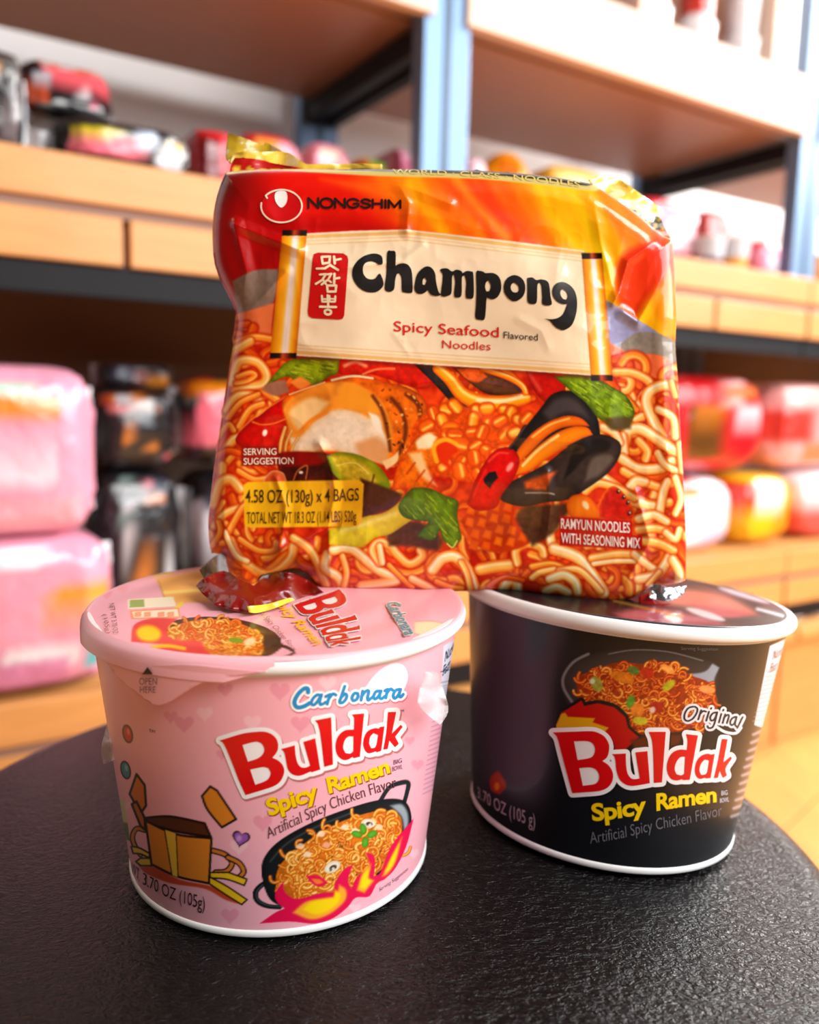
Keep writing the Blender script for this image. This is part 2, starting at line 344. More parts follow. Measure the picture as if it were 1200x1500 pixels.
def paint_bag():
    cv = Canvas(276, 180, 1024, 906, 1.3, (206, 52, 12))
    R = random.Random(7)
    # broth mottling
    n = cnoise(cv.h, cv.w, 26, 3)[..., None]; n2 = cnoise(cv.h, cv.w, 9, 4)[..., None]
    cv.a = np.clip(C3((176, 26, 6)) * (1 - n) + C3((238, 92, 22)) * n + (n2 - .5) * .12, 0, 1)
    # flames in the upper half: streaks running down to the right
    def flame(X, Y):
        u = (X - 330) + (Y - 250) * -.62; t = np.clip(u / 640, 0, 1)
        st = np.array([0, .1, .26, .33, .4, .5, .57, .66, .74, .80, .88, 1.])
        cl = np.array([[168, 12, 8], [214, 24, 8], [226, 44, 10], [240, 96, 12], [250, 150, 14], [246, 120, 16], [236, 84, 20], [248, 168, 10],
                       [252, 196, 0], [250, 176, 10], [244, 116, 44], [240, 104, 50]]) / 255.
        c = np.stack([np.interp(t, st, cl[:, i]) for i in range(3)], -1)
        k = np.sin(u * .09 + 3 * np.sin(u * .021) + Y * .012) * .5 + np.sin(u * .23 + Y * .03) * .3
        c = np.clip(c + (k[..., None] * np.array([.03, .085, .012])) * sstep(120, 260, u)[..., None], 0, 1)
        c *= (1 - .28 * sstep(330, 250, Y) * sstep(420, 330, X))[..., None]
        return c, sstep(500, 476, Y + (X - 600) * -.03)
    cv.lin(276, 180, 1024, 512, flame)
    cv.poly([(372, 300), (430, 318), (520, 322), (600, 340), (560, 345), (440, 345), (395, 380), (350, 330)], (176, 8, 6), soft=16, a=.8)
    cv.poly([(470, 262), (560, 268), (640, 292), (600, 300), (540, 286)], (250, 150, 40), soft=10, a=.5)
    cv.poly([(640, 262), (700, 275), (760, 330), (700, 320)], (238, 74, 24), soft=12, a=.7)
    for a, b, c in (((600, 268), (648, 338), (252, 186, 20)), ((670, 262), (742, 346), (252, 160, 40)), ((740, 268), (792, 352), (250, 120, 30)), ((790, 272), (846, 362), (255, 214, 20))):
        cv.stroke([a, ((a[0] + b[0]) / 2 - 6, (a[1] + b[1]) / 2), b], 14, c, soft=9, a=.75)
    cv.poly([(905, 384), (930, 362), (966, 350), (982, 372), (970, 410), (948, 440), (930, 470), (904, 442)], (228, 60, 28), soft=8, a=.85)  # red reflection in the film facets, painted into the flame colours
    # bowl rim: grey table and salmon inside of the bowl, left and right
    cv.poly([(340, 412), (372, 396), (408, 394), (402, 440), (388, 450), (350, 462)], (142, 122, 110), soft=2, noise=.06)
    cv.poly([(340, 462), (388, 448), (402, 444), (396, 500), (340, 512)], (228, 132, 84), soft=2)
    cv.poly([(884, 438), (910, 452), (990, 506), (996, 532), (960, 516), (920, 520), (892, 500)], (164, 164, 196), soft=1.5, noise=.05)
    cv.poly([(905, 506), (940, 486), (990, 500), (1000, 540), (960, 520), (925, 522)], (156, 146, 134), soft=2, noise=.08)
    cv.poly([(890, 500), (925, 518), (965, 520), (1004, 545), (1004, 570), (940, 548), (896, 540)], (240, 132, 84), soft=2)
    # dense filler noodles
    def fill(zone, count, wr, tones, seed, curl=1.):
        r = random.Random(seed); x0, y0, x1, y1 = zone
        for _ in range(count):
            x, y = r.uniform(x0, x1), r.uniform(y0, y1); a = r.uniform(0, 6.28); p = [(x, y)]; da = r.uniform(-1, 1) * curl
            for _ in range(r.randint(3, 6)):
                x += math.cos(a) * 11; y += math.sin(a) * 11; a += da; p.append((x, y))
            noodle(cv, p, r.uniform(*wr), r.choice(tones))
    fill((296, 485, 430, 850), 90, (9, 14), (3, 3, 1), 11)
    fill((420, 800, 900, 880), 60, (9, 13), (3, 3, 1), 12)
    fill((880, 540, 1012, 880), 100, (10, 15), (3, 1, 3, 0), 13)
    fill((560, 540, 820, 800), 60, (8, 12), (3, 1), 14)
    # hand-placed noodles, left
    N = [([(338, 505), (370, 494), (398, 497)], 11, 1), ([(340, 545), (336, 520), (352, 508), (366, 500)], 13, 0), ([(340, 560), (350, 530), (376, 530), (390, 548), (384, 562), (360, 566), (345, 572)], 13, 0),
         ([(348, 552), (366, 546), (374, 550), (362, 558), (346, 561)], 8, 1), ([(332, 600), (348, 580), (372, 580), (380, 588)], 13, 0), ([(334, 612), (352, 590), (378, 578)], 9, 1), ([(350, 625), (366, 600), (384, 592)], 10, 1),
         ([(330, 660), (345, 642), (368, 644), (382, 656)], 13, 0), ([(320, 640), (334, 622), (342, 630)], 9, 1), ([(322, 690), (345, 664), (358, 662)], 10, 1), ([(318, 668), (334, 660), (352, 664)], 10, 3), ([(324, 720), (326, 682)], 12, 0),
         ([(312, 738), (322, 708), (338, 702), (352, 716)], 14, 0), ([(314, 770), (330, 752), (350, 744)], 11, 0), ([(350, 690), (372, 702), (392, 700)], 9, 1), ([(332, 785), (352, 748), (362, 738)], 10, 1),
         ([(338, 792), (352, 818), (392, 842), (424, 820), (430, 800)], 13, 0), ([(330, 780), (345, 812), (362, 822)], 8, 2), ([(352, 790), (378, 806), (400, 806), (404, 795)], 9, 1), ([(310, 800), (322, 780), (320, 765)], 9, 1),
         # bottom
         ([(430, 788), (455, 806), (470, 838), (478, 856)], 12, 0), ([(480, 812), (476, 832), (494, 844), (504, 860)], 13, 2), ([(488, 806), (514, 804), (536, 820), (556, 836), (578, 846), (576, 852), (530, 858)], 13, 2), ([(502, 815), (508, 838), (504, 860)], 9, 0),
         ([(556, 824), (546, 806), (556, 794), (572, 800), (582, 812), (600, 826), (618, 816), (616, 806)], 12, 0), ([(556, 800), (560, 824)], 9, 2), ([(570, 828), (588, 846), (604, 860)], 8, 1), ([(604, 848), (624, 858), (640, 868)], 11, 2),
         ([(634, 834), (648, 818), (668, 816), (684, 834), (694, 858)], 15, 2), ([(690, 866), (684, 840), (676, 824)], 9, 0), ([(640, 852), (660, 860), (676, 862)], 9, 1), ([(704, 834), (724, 830), (746, 828)], 16, 0), ([(758, 824), (756, 806), (772, 796), (792, 802), (796, 812)], 12, 0),
         ([(736, 866), (744, 852), (756, 850), (758, 864)], 14, 2), ([(716, 858), (738, 846), (766, 850)], 7, 3), ([(780, 830), (806, 826), (826, 832)], 10, 1), ([(780, 846), (792, 838), (812, 834)], 9, 0), ([(808, 796), (806, 778), (818, 766), (834, 762)], 13, 2),
         ([(812, 804), (846, 816), (866, 840), (878, 858), (884, 868)], 16, 2), ([(820, 836), (846, 834), (866, 850), (880, 866)], 10, 0), ([(806, 848), (826, 842), (842, 852), (846, 866)], 13, 2), ([(800, 866), (816, 860), (832, 868)], 12, 2),
         ([(868, 818), (906, 812), (940, 814)], 13, 0), ([(870, 826), (900, 822), (930, 822)], 7, 2), ([(930, 812), (950, 828), (962, 836)], 11, 2), ([(936, 848), (962, 842), (976, 824), (986, 806)], 13, 2), ([(950, 856), (966, 838)], 8, 0),
         # right
         ([(902, 545), (926, 546), (948, 556), (956, 568)], 12, 0), ([(918, 584), (932, 600), (926, 592)], 9, 1), ([(970, 640), (950, 600), (948, 580), (960, 568), (980, 564), (996, 575)], 14, 2), ([(965, 600), (986, 612), (990, 640)], 11, 2), ([(984, 560), (990, 580)], 9, 0),
         ([(914, 650), (920, 632), (938, 628), (962, 642), (990, 662)], 15, 2), ([(912, 640), (914, 664)], 13, 2), ([(936, 646), (948, 660), (946, 672)], 12, 0), ([(884, 626), (900, 634), (908, 648)], 11, 2), ([(912, 672), (934, 686), (966, 686), (984, 676)], 14, 2), ([(914, 690), (940, 704), (966, 714)], 12, 0),
         ([(964, 664), (974, 680), (992, 690)], 10, 2), ([(924, 712), (932, 704), (944, 706)], 13, 2), ([(884, 700), (904, 714), (930, 734), (960, 742)], 14, 2), ([(858, 720), (876, 708), (906, 716), (930, 730)], 11, 0), ([(966, 752), (972, 720), (978, 706)], 12, 2), ([(936, 760), (958, 754), (976, 764)], 12, 2),
         ([(936, 776), (960, 774), (976, 778)], 12, 0), ([(940, 792), (966, 796), (986, 806)], 13, 0), ([(976, 780), (990, 790), (996, 776)], 10, 2), ([(990, 700), (998, 730), (990, 752)], 10, 2), ([(986, 820), (996, 840), (992, 866)], 13, 2), ([(996, 650), (1000, 690)], 10, 2)]
    for p, w, t in N: noodle(cv, p, w, t)
    # bok choy leaf, upper left
    def leaf(P, base, dark, light, dirv, n, seed):
        cv.poly(P, base, edge=dark, ew=4, noise=.22, seed=seed, cell=7); r = random.Random(seed)
        xs = [p[0] for p in P]; ys = [p[1] for p in P]; Pn = spl(P, True, 4, 70)
        for _ in range(n):
            x, y = r.uniform(min(xs) + 4, max(xs) - 4), r.uniform(min(ys) + 3, max(ys) - 3); L = r.uniform(6, 18)
            q = [(x, y), (x + dirv[0] * L * .5 + r.uniform(-2, 2), y + dirv[1] * L * .5), (x + dirv[0] * L, y + dirv[1] * L)]
            if all(Canvas.sd(np.array([[px]]), np.array([[py]]), Pn)[0, 0] < -2 for px, py in q):
                cv.stroke(q, r.uniform(1, 2.2), light if r.random() < .6 else dark, a=.7, soft=.7)
    leaf([(388, 566), (404, 546), (420, 530), (446, 524), (498, 524), (497, 545), (482, 552), (462, 564), (436, 560), (420, 552)], (150, 164, 26), (86, 96, 12), (206, 214, 74), (.9, .2), 46, 21)
    cv.poly([(425, 560), (440, 552), (456, 562), (440, 570)], (240, 150, 70), soft=2)
    cv.poly([(392, 562), (418, 556), (424, 574), (404, 580), (384, 572)], (168, 120, 96), soft=2)
    # red peppers
    cv.poly([(346, 640), (366, 618), (384, 606), (404, 588), (428, 576), (434, 606), (424, 630), (408, 656), (376, 660), (350, 652)], (204, 14, 6), edge=(150, 8, 6), ew=5, noise=.1, seed=5)
    cv.stroke([(370, 618), (384, 622), (402, 620), (422, 612)], 2.2, (236, 130, 60)); cv.stroke([(350, 632), (372, 612), (398, 594), (420, 580)], 2, (246, 150, 80), a=.8)
    cv.ell(388, 634, 3.5, 5, .3, (255, 236, 220), soft=1.2)
    cv.poly([(498, 524), (560, 526), (612, 532), (640, 560), (616, 570), (570, 556), (540, 548), (508, 550), (495, 546)], (214, 44, 18), edge=(176, 20, 8), ew=5, noise=.14, seed=6)
    cv.stroke([(532, 548), (552, 541), (578, 540)], 3, (250, 160, 100), a=.8); cv.stroke([(505, 536), (520, 530), (536, 536)], 5, (252, 190, 150), soft=2.4, a=.8)
    cv.poly([(770, 542), (800, 545), (832, 558), (822, 584), (800, 590), (780, 568)], (200, 24, 14), edge=(150, 14, 8), ew=4, noise=.1); cv.stroke([(776, 548), (792, 572)], 6, (236, 120, 100), soft=3, a=.6)
    # black mussel shell wedge and yellow mussel band, top
    cv.poly([(606, 533), (636, 534), (650, 552), (668, 576), (694, 598), (704, 606), (680, 604), (660, 588), (636, 562)], (54, 46, 42), edge=(26, 20, 18), ew=3, noise=.25, seed=8)
    cv.poly([(662, 538), (710, 540), (748, 556), (768, 574), (750, 578), (716, 578), (690, 562)], (112, 64, 44), edge=(60, 30, 22), ew=5, noise=.25, seed=9)
    cv.poly([(668, 540), (700, 540), (714, 552), (700, 560), (684, 556)], (228, 104, 24), soft=2, noise=.2)
    cv.stroke([(706, 540), (744, 552), (766, 566), (772, 584)], [8, 10, 9, 7], (246, 150, 28), edge=(214, 92, 12), hi=(255, 224, 150))
    cv.stroke([(642, 540), (660, 556), (678, 578), (706, 590), (740, 590), (772, 584)], [16, 19, 21, 24, 22, 14], (250, 166, 20), edge=(222, 104, 10), hi=(255, 232, 150), off=.35)
    cv.stroke([(700, 586), (736, 588), (764, 580)], 5, (255, 246, 206), soft=2, a=.85)
    # scallop
    cv.poly([(413, 593), (422, 578), (454, 567), (482, 558), (513, 549), (541, 551), (565, 560), (595, 567), (619, 582), (628, 604), (625, 626), (608, 651), (590, 676), (566, 682), (520, 668), (480, 660), (440, 668), (411, 664), (408, 648), (420, 622)], (232, 122, 26), edge=(176, 70, 14), ew=5, noise=.2, seed=31, cell=9)
    cv.poly([(416, 594), (450, 570), (484, 560), (520, 562), (556, 584), (572, 616), (576, 650), (568, 678), (520, 666), (470, 660), (430, 660), (422, 624)], (240, 158, 60), soft=3, noise=.12, seed=32, cell=14)
    cv.poly([(426, 600), (456, 582), (482, 590), (462, 612), (440, 632), (428, 618)], (248, 210, 150), soft=5); cv.poly([(494, 566), (520, 562), (548, 584), (556, 606), (528, 602), (500, 594)], (246, 170, 60), soft=4)
    cv.poly([(441, 638), (465, 614), (495, 599), (530, 606), (556, 625), (570, 651), (562, 680), (521, 669), (487, 660), (456, 662), (428, 662), (424, 640)], (246, 226, 200), soft=2.5, edge=(240, 196, 140), ew=4, noise=.05, seed=33)
    cv.poly([(540, 604), (556, 612), (562, 640), (548, 626)], (252, 240, 220), soft=3)
    cv.stroke([(440, 632), (456, 616), (478, 604)], 6, (238, 150, 50), soft=2); cv.poly([(520, 650), (552, 640), (572, 660), (560, 680), (530, 670)], (226, 160, 100), soft=6, a=.8)
    for p, w in (([(418, 626), (412, 646), (410, 662)], 5), ([(428, 630), (420, 648), (418, 664)], 4), ([(438, 640), (430, 652), (426, 664)], 4)): cv.stroke(p, w, (246, 200, 130), edge=(196, 124, 40))
    for p, w in (([(546, 580), (560, 602), (568, 634), (572, 660)], 5), ([(574, 584), (590, 606), (594, 636), (584, 664)], 6), ([(596, 578), (612, 592), (616, 616), (606, 644)], 7)):
        cv.stroke(p, w, (110, 48, 18), soft=2.4, a=.85)
    rr = random.Random(3)
    for _ in range(70):
        x, y = rr.uniform(548, 626), rr.uniform(568, 664); cv.ell(x, y, rr.uniform(.8, 2.2), rr.uniform(.8, 3.4), rr.uniform(0, 3), rr.choice([(62, 30, 14), (246, 170, 70), (252, 214, 150), (140, 60, 14)]), a=.8 if Canvas.sd(np.array([[x]]), np.array([[y]]), np.array([(546, 566), (600, 570), (626, 600), (604, 654), (574, 676)], float))[0, 0] < 0 else 0)
    cv.stroke([(486, 557), (516, 551), (546, 554)], 3, (255, 240, 206), a=.9); cv.stroke([(424, 578), (452, 568), (476, 560)], 2, (255, 230, 180), a=.8)
    cv.poly([(560, 676), (576, 668), (584, 660), (582, 676), (566, 688)], (250, 214, 160), soft=1.5)
    # mushroom / dark patch with red, zucchini slice
    cv.poly([(406, 664), (440, 662), (488, 666), (506, 690), (512, 716), (420, 716), (408, 690)], (74, 24, 12), edge=(120, 20, 8), ew=10, noise=.25, seed=41)
    cv.poly([(412, 662), (448, 662), (480, 668), (470, 680), (420, 684)], (150, 16, 8), soft=3); cv.stroke([(430, 704), (436, 690), (450, 682), (448, 702)], 2, (226, 140, 80), a=.8); cv.ell(441, 692, 3, 2, 0, (250, 240, 220), soft=1)
    cv.poly([(386, 704), (398, 690), (414, 692), (420, 704), (408, 716), (388, 714)], (204, 90, 40), edge=(240, 200, 160), ew=1.5)
    cv.poly([(478, 668), (500, 662), (530, 668), (556, 684), (571, 708), (566, 726), (544, 731), (520, 728), (500, 706), (486, 690)], (170, 160, 26), edge=(110, 130, 14), ew=4, noise=.14, seed=42, cell=9)
    cv.poly([(484, 670), (506, 668), (536, 682), (552, 704), (540, 718), (516, 704), (498, 690)], (206, 180, 56), soft=4, noise=.15, seed=43); cv.stroke([(548, 696), (544, 712)], 3, (70, 50, 16), a=.7); cv.stroke([(494, 682), (520, 678), (540, 694)], 2, (240, 226, 130), a=.7)
    cv.poly([(556, 706), (571, 708), (566, 726), (544, 731), (548, 718)], (132, 150, 20), soft=2)
    # squid flower
    cv.poly([(600, 640), (622, 606), (648, 596), (700, 596), (752, 602), (780, 610), (764, 640), (742, 660), (716, 690), (690, 706), (660, 700), (620, 690)], (222, 92, 14), soft=3, noise=.2, seed=51)
    petals = [(x, y) for y in range(604, 704, 17) for x in range(612, 790, 20)]
    rr = random.Random(5); Z = np.array([(604, 636), (626, 606), (660, 596), (720, 598), (782, 606), (764, 640), (742, 662), (716, 694), (690, 708), (650, 690)], float)
    for x, y in petals:
        x += rr.uniform(-9, 9); y += rr.uniform(-7, 7)
        if Canvas.sd(np.array([[x]]), np.array([[y]]), Z)[0, 0] < 0:
            a = math.atan2(y - 650, x - 680) + rr.uniform(-1., 1.); L = rr.uniform(5, 9); q = [(x, y), (x + math.cos(a) * L, y + math.sin(a) * L)]
            cv.stroke(q, 21, (200, 74, 10), soft=1.5, a=.8); cv.stroke(q, rr.uniform(13, 20), rr.choice([(246, 150, 30), (250, 172, 44), (236, 116, 20), (226, 96, 14), (252, 190, 90)]), edge=(226, 100, 12), hi=(255, 214, 120))
    cv.poly([(580, 690), (596, 660), (612, 640), (640, 636), (654, 656), (650, 676), (620, 690), (640, 720), (690, 770), (720, 800), (690, 796), (640, 740), (600, 716), (574, 720)], (240, 132, 26), edge=(206, 76, 10), ew=6, noise=.16, seed=52)
    cv.poly([(610, 646), (628, 634), (640, 640), (632, 656), (612, 658)], (254, 232, 190), soft=3); cv.poly([(598, 664), (618, 662), (628, 690), (640, 712), (620, 700)], (255, 224, 170), soft=4, a=.85); cv.poly([(636, 648), (660, 642), (672, 660), (658, 674), (664, 690), (644, 676)], (220, 64, 10), soft=3)
    cv.stroke([(640, 676), (636, 654), (652, 644), (668, 650)], 6, (252, 180, 50), soft=1.5)
    for i in range(9): cv.stroke([(596 + i * 14, 694 + i * 11), (608 + i * 14, 678 + i * 11)], 3, (190, 60, 8), a=.7, soft=1)
    # scored squid, diamond cut
    cv.poly([(676, 764), (700, 740), (724, 744), (740, 724), (784, 742), (780, 790), (752, 806), (716, 808), (690, 790)], (196, 66, 10), soft=2)
    for r_ in range(5):
        for c_ in range(5):
            x, y = 694 + c_ * 18 - r_ * 3 + (r_ % 2) * 5, 800 - r_ * 17 + c_ * -3 + (c_ % 2) * 4
            if 742 < y < 812 and 680 < x < 784: cv.poly([(x - 8, y + 3), (x - 3, y - 9), (x + 7, y - 6), (x + 5, y + 7)], rr.choice([(244, 140, 26), (238, 120, 22), (228, 104, 16)]), sm=1, edge=(212, 84, 8), ew=2)
    # mussel
    cv.poly([(800, 740), (770, 742), (756, 760), (780, 800), (812, 780), (828, 756), (850, 735)], (92, 54, 32), soft=4, noise=.2, seed=61)
    cv.poly([(746, 660), (768, 628), (792, 598), (808, 578), (828, 572), (846, 576), (864, 592), (876, 614), (880, 640), (850, 650), (800, 660), (764, 672)], (40, 34, 34), edge=(20, 16, 16), ew=5, noise=.18, seed=62, cell=12)
    cv.poly([(796, 604), (812, 586), (836, 582), (856, 598), (862, 612), (832, 604), (806, 616)], (92, 82, 82), soft=6, a=.8)
    cv.poly([(756, 664), (774, 640), (788, 628), (808, 616), (832, 609), (852, 613), (864, 624), (840, 624), (820, 628), (800, 640), (776, 664), (760, 680)], (240, 136, 20), edge=(204, 84, 8), ew=4); cv.stroke([(780, 640), (806, 622), (834, 613)], 3, (255, 214, 130), a=.8)
    cv.poly([(754, 696), (764, 678), (788, 654), (816, 634), (840, 625), (860, 626), (869, 637), (852, 643), (828, 655), (800, 673), (776, 690)], (246, 156, 24), edge=(214, 96, 8), ew=4); cv.stroke([(766, 682), (790, 658), (818, 638)], 4, (255, 232, 160), a=.85)
    cv.poly([(877, 636), (896, 640), (909, 650), (908, 668), (892, 692), (860, 716), (832, 732), (800, 736), (766, 742), (736, 734), (735, 724), (746, 708), (764, 698), (800, 679), (832, 654), (856, 641)], (70, 56, 50), edge=(38, 30, 28), ew=5, noise=.22, seed=63, cell=16)
    cv.poly([(768, 706), (800, 694), (816, 690), (806, 704), (800, 718), (770, 716)], (206, 98, 38), soft=4, noise=.2); cv.poly([(846, 650), (876, 642), (896, 648), (890, 660), (860, 668), (840, 690), (826, 702), (834, 676)], (36, 28, 26), soft=3)
    cv.poly([(868, 672), (892, 666), (900, 672), (880, 694), (856, 706)], (120, 104, 92), soft=4, a=.8); cv.stroke([(770, 722), (800, 722), (812, 724)], 2, (220, 200, 180), a=.7)
    # chili pepper
    cv.poly([(690, 722), (684, 738), (696, 747), (712, 748), (728, 742), (736, 724), (752, 702), (760, 682), (760, 668), (748, 656), (734, 656), (720, 664), (706, 684), (696, 704)], (212, 8, 6), edge=(160, 4, 4), ew=5, noise=.1, seed=64)
    cv.poly([(708, 702), (716, 692), (726, 690), (730, 700), (722, 708), (718, 716), (710, 708)], (24, 22, 26), sm=1)
    cv.ell(747, 684, 4, 8, .6, (252, 190, 180), soft=2.5, a=.8); cv.stroke([(716, 676), (730, 664), (744, 664)], 3, (250, 120, 90), soft=2, a=.7); cv.stroke([(694, 728), (700, 712), (712, 688)], 2, (250, 110, 80), soft=2, a=.6)
    cv.stroke([(748, 656), (756, 646), (770, 626)], [6, 5, 8], (34, 26, 26), hi=(120, 90, 96))
    # bok choy right, nut-like piece, pepper piece
    leaf([(812, 552), (840, 548), (872, 554), (896, 566), (918, 580), (930, 604), (922, 624), (896, 622), (876, 612), (858, 590), (838, 574)], (132, 158, 18), (70, 88, 10), (200, 216, 70), (.7, .5), 60, 22)
    cv.poly([(884, 612), (926, 610), (924, 628), (896, 630)], (96, 74, 20), soft=4)
    cv.poly([(830, 742), (836, 728), (850, 724), (866, 730), (876, 744), (880, 760), (860, 760), (838, 758)], (240, 140, 26), edge=(204, 84, 10), ew=4); cv.ell(858, 740, 4, 7, -.5, (255, 232, 190), soft=2)
    cv.poly([(878, 760), (876, 742), (888, 718), (902, 712), (920, 730), (930, 752), (926, 764), (900, 764)], (190, 34, 10), edge=(236, 140, 30), ew=2.5, noise=.15, seed=65)
    for x, y in ((906, 720), (914, 728), (920, 736), (922, 752)): cv.ell(x, y, 2.5, 3.5, .5, (60, 20, 8), soft=1); cv.ell(x + 1, y - 1, 1, 1.5, .5, (250, 220, 200), soft=.6)
    # bok choy stem and leaf, bottom
    cv.poly([(566, 784), (600, 764), (630, 772), (650, 790), (640, 806), (600, 800), (570, 800)], (94, 52, 30), soft=4, noise=.2)
    cv.poly([(528, 700), (570, 716), (590, 724), (576, 744), (530, 760)], (84, 40, 24), soft=3, noise=.2)
    cv.poly([(481, 774), (510, 768), (534, 757), (560, 752), (580, 740), (600, 718), (640, 740), (600, 764), (572, 782), (550, 788), (530, 801), (500, 799), (482, 798)], (226, 206, 66), edge=(196, 168, 30), ew=4, noise=.06, seed=71)
    cv.stroke([(500, 778), (540, 766), (580, 752)], 7, (248, 240, 170), soft=4, a=.6)
    leaf([(584, 740), (600, 718), (612, 714), (632, 716), (652, 726), (671, 734), (670, 756), (674, 776), (676, 790), (664, 804), (650, 792), (644, 776), (640, 786), (632, 792), (610, 786), (618, 776), (628, 764), (606, 762), (590, 756)], (106, 144, 16), (52, 84, 8), (178, 202, 50), (.6, .7), 70, 23)
    cv.stroke([(655, 796), (663, 802), (670, 792)], 1.6, (240, 230, 130))
    # parchment banner with scroll rods
    ban = [(446, 342), (520, 338), (596, 336), (650, 342), (740, 352), (856, 367), (868, 550), (750, 542), (640, 535), (540, 528), (432, 521)]
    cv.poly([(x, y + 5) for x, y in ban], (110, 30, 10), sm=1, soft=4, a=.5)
    cv.poly(ban, (243, 224, 196), sm=1, soft=.6, noise=.03, seed=81, cell=40)
    for o, c, w in ((5, (226, 180, 104), 5.), (11, (236, 200, 150), 2.), (16, (226, 190, 130), 1.6)):
        cv.stroke([(446, 342 + o), (596, 336 + o), (650, 342 + o), (857, 367 + o)], w, c, a=.75, keep=1)
        cv.stroke([(432, 521 - o), (640, 535 - o), (868, 550 - o)], w, c, a=.75, keep=1)
    def rod(a, b, c, d):       # top-left, top-right, bottom-right, bottom-left
        A, B, Cc, D = map(np.array, (a, b, c, d))
        w = cv.win(min(a[0], d[0]) - 2, min(a[1], b[1]) - 2, max(b[0], c[0]) + 2, max(c[1], d[1]) + 2); sl, X, Y = w
        v = (Y - (a[1] + b[1]) / 2) / ((c[1] + d[1]) / 2 - (a[1] + b[1]) / 2); xl = a[0] + (d[0] - a[0]) * v; xr = b[0] + (c[0] - b[0]) * v; u = (X - xl) / (xr - xl)
        st = [0, .12, .35, .48, .62, .78, .9, 1]; cl = np.array([[196, 120, 10], [226, 150, 18], [244, 186, 60], [246, 232, 222], [244, 226, 214], [244, 186, 50], [232, 150, 20], [206, 120, 20]]) / 255.
        col = np.stack([np.interp(u, st, cl[:, i]) for i in range(3)], -1)
        cap = np.array([[28, 18, 14], [30, 18, 12], [60, 26, 16], [196, 96, 50], [150, 60, 30], [60, 24, 14], [24, 16, 14], [24, 16, 14]]) / 255.
        colc = np.stack([np.interp(u, st, cap[:, i]) for i in range(3)], -1)
        e = ((v < .045) | (v > .955))[..., None]; col = np.where(e, colc, col)
        m = sstep(-.6, .6, (u) * (xr - xl)) * sstep(-.6, .6, (1 - u) * (xr - xl)) * sstep(-.004, .004, v) * sstep(-.004, .004, 1 - v); cv.put(sl, m, col)
    rod((414, 336), (450, 338), (434, 526), (395, 524)); rod((852, 367), (882, 374), (898, 560), (866, 556))
    # top strip, seen edge-on along the roll of the film
    cv.poly([(330, 236), (420, 238), (560, 242), (700, 246), (820, 256), (880, 268), (872, 280), (800, 272), (700, 262), (560, 258), (480, 254), (400, 250), (330, 256)], (214, 196, 130), sm=3, soft=1.5)
    cv.poly([(330, 230), (560, 236), (700, 242), (820, 250), (880, 262), (860, 272), (800, 264), (700, 255), (560, 251), (420, 246), (330, 248)], (66, 58, 48), sm=3, soft=1.2)
    # weight panel, caption panels
    cv.poly([(357, 710), (364, 706), (526, 703), (533, 709), (530, 765), (523, 771), (366, 773), (358, 768)], (240, 190, 40), sm=1, soft=.7)
    cv.poly([(353, 654), (408, 654), (409, 668), (353, 669)], (150, 20, 12), sm=1, soft=2, a=.85); cv.poly([(353, 668), (433, 667), (434, 682), (353, 683)], (150, 20, 12), sm=1, soft=2, a=.85)
    cv.poly([(820, 756), (926, 763), (926, 784), (820, 778)], (188, 14, 14), sm=1, soft=1); cv.poly([(820, 778), (941, 785), (941, 806), (820, 799)], (188, 14, 14), sm=1, soft=1)
    g_ = np.clip(cv.a, 0, 1) ** 1.2; l_ = g_.mean(-1, keepdims=True); cv.a = np.clip(l_ + (g_ - l_) * 1.1, 0, 1)
    return cv
def heart(cv, x, y, r, col, rot=0, **k):
    t = np.linspace(0, 2 * math.pi, 28, endpoint=False)
    hx = 16 * np.sin(t) ** 3 / 17; hy = -(13 * np.cos(t) - 5 * np.cos(2 * t) - 2 * np.cos(3 * t) - np.cos(4 * t)) / 17
    c, s = math.cos(rot), math.sin(rot); cv.poly(np.stack([x + r * (hx * c - hy * s), y + r * (hx * s + hy * c)], 1), col, sm=1, **k)

def tangle(cv, zone, count, wr, tones, seed, step=6):
    r = random.Random(seed); P = np.array(zone, float); x0, y0 = P.min(0); x1, y1 = P.max(0)
    for _ in range(count):
        x, y = r.uniform(x0, x1), r.uniform(y0, y1)
        if Canvas.sd(np.array([[x]]), np.array([[y]]), P)[0, 0] > -2: continue
        a = r.uniform(0, 6.28); da = r.choice((-1, 1)) * r.uniform(.4, 1.1); p = [(x, y)]
        for _ in range(r.randint(3, 5)):
            x += math.cos(a) * step; y += math.sin(a) * step; a += da; p.append((x, y))
        m, e, h = r.choice(tones); w = r.uniform(*wr)
        cv.stroke(p, w + 1.4, e, a=.5, soft=1); cv.stroke(p, w, m, edge=e, hi=h, n=3)

CARB = [((240, 150, 40), (190, 84, 8), (255, 214, 110)), ((228, 124, 24), (176, 66, 6), (250, 190, 90)), ((248, 176, 70), (206, 110, 16), (255, 236, 160))]
ORIG = [((224, 96, 20), (150, 36, 6), (250, 160, 60)), ((206, 70, 14), (130, 24, 4), (240, 130, 40)), ((240, 140, 30), (170, 60, 8), (255, 206, 110))]

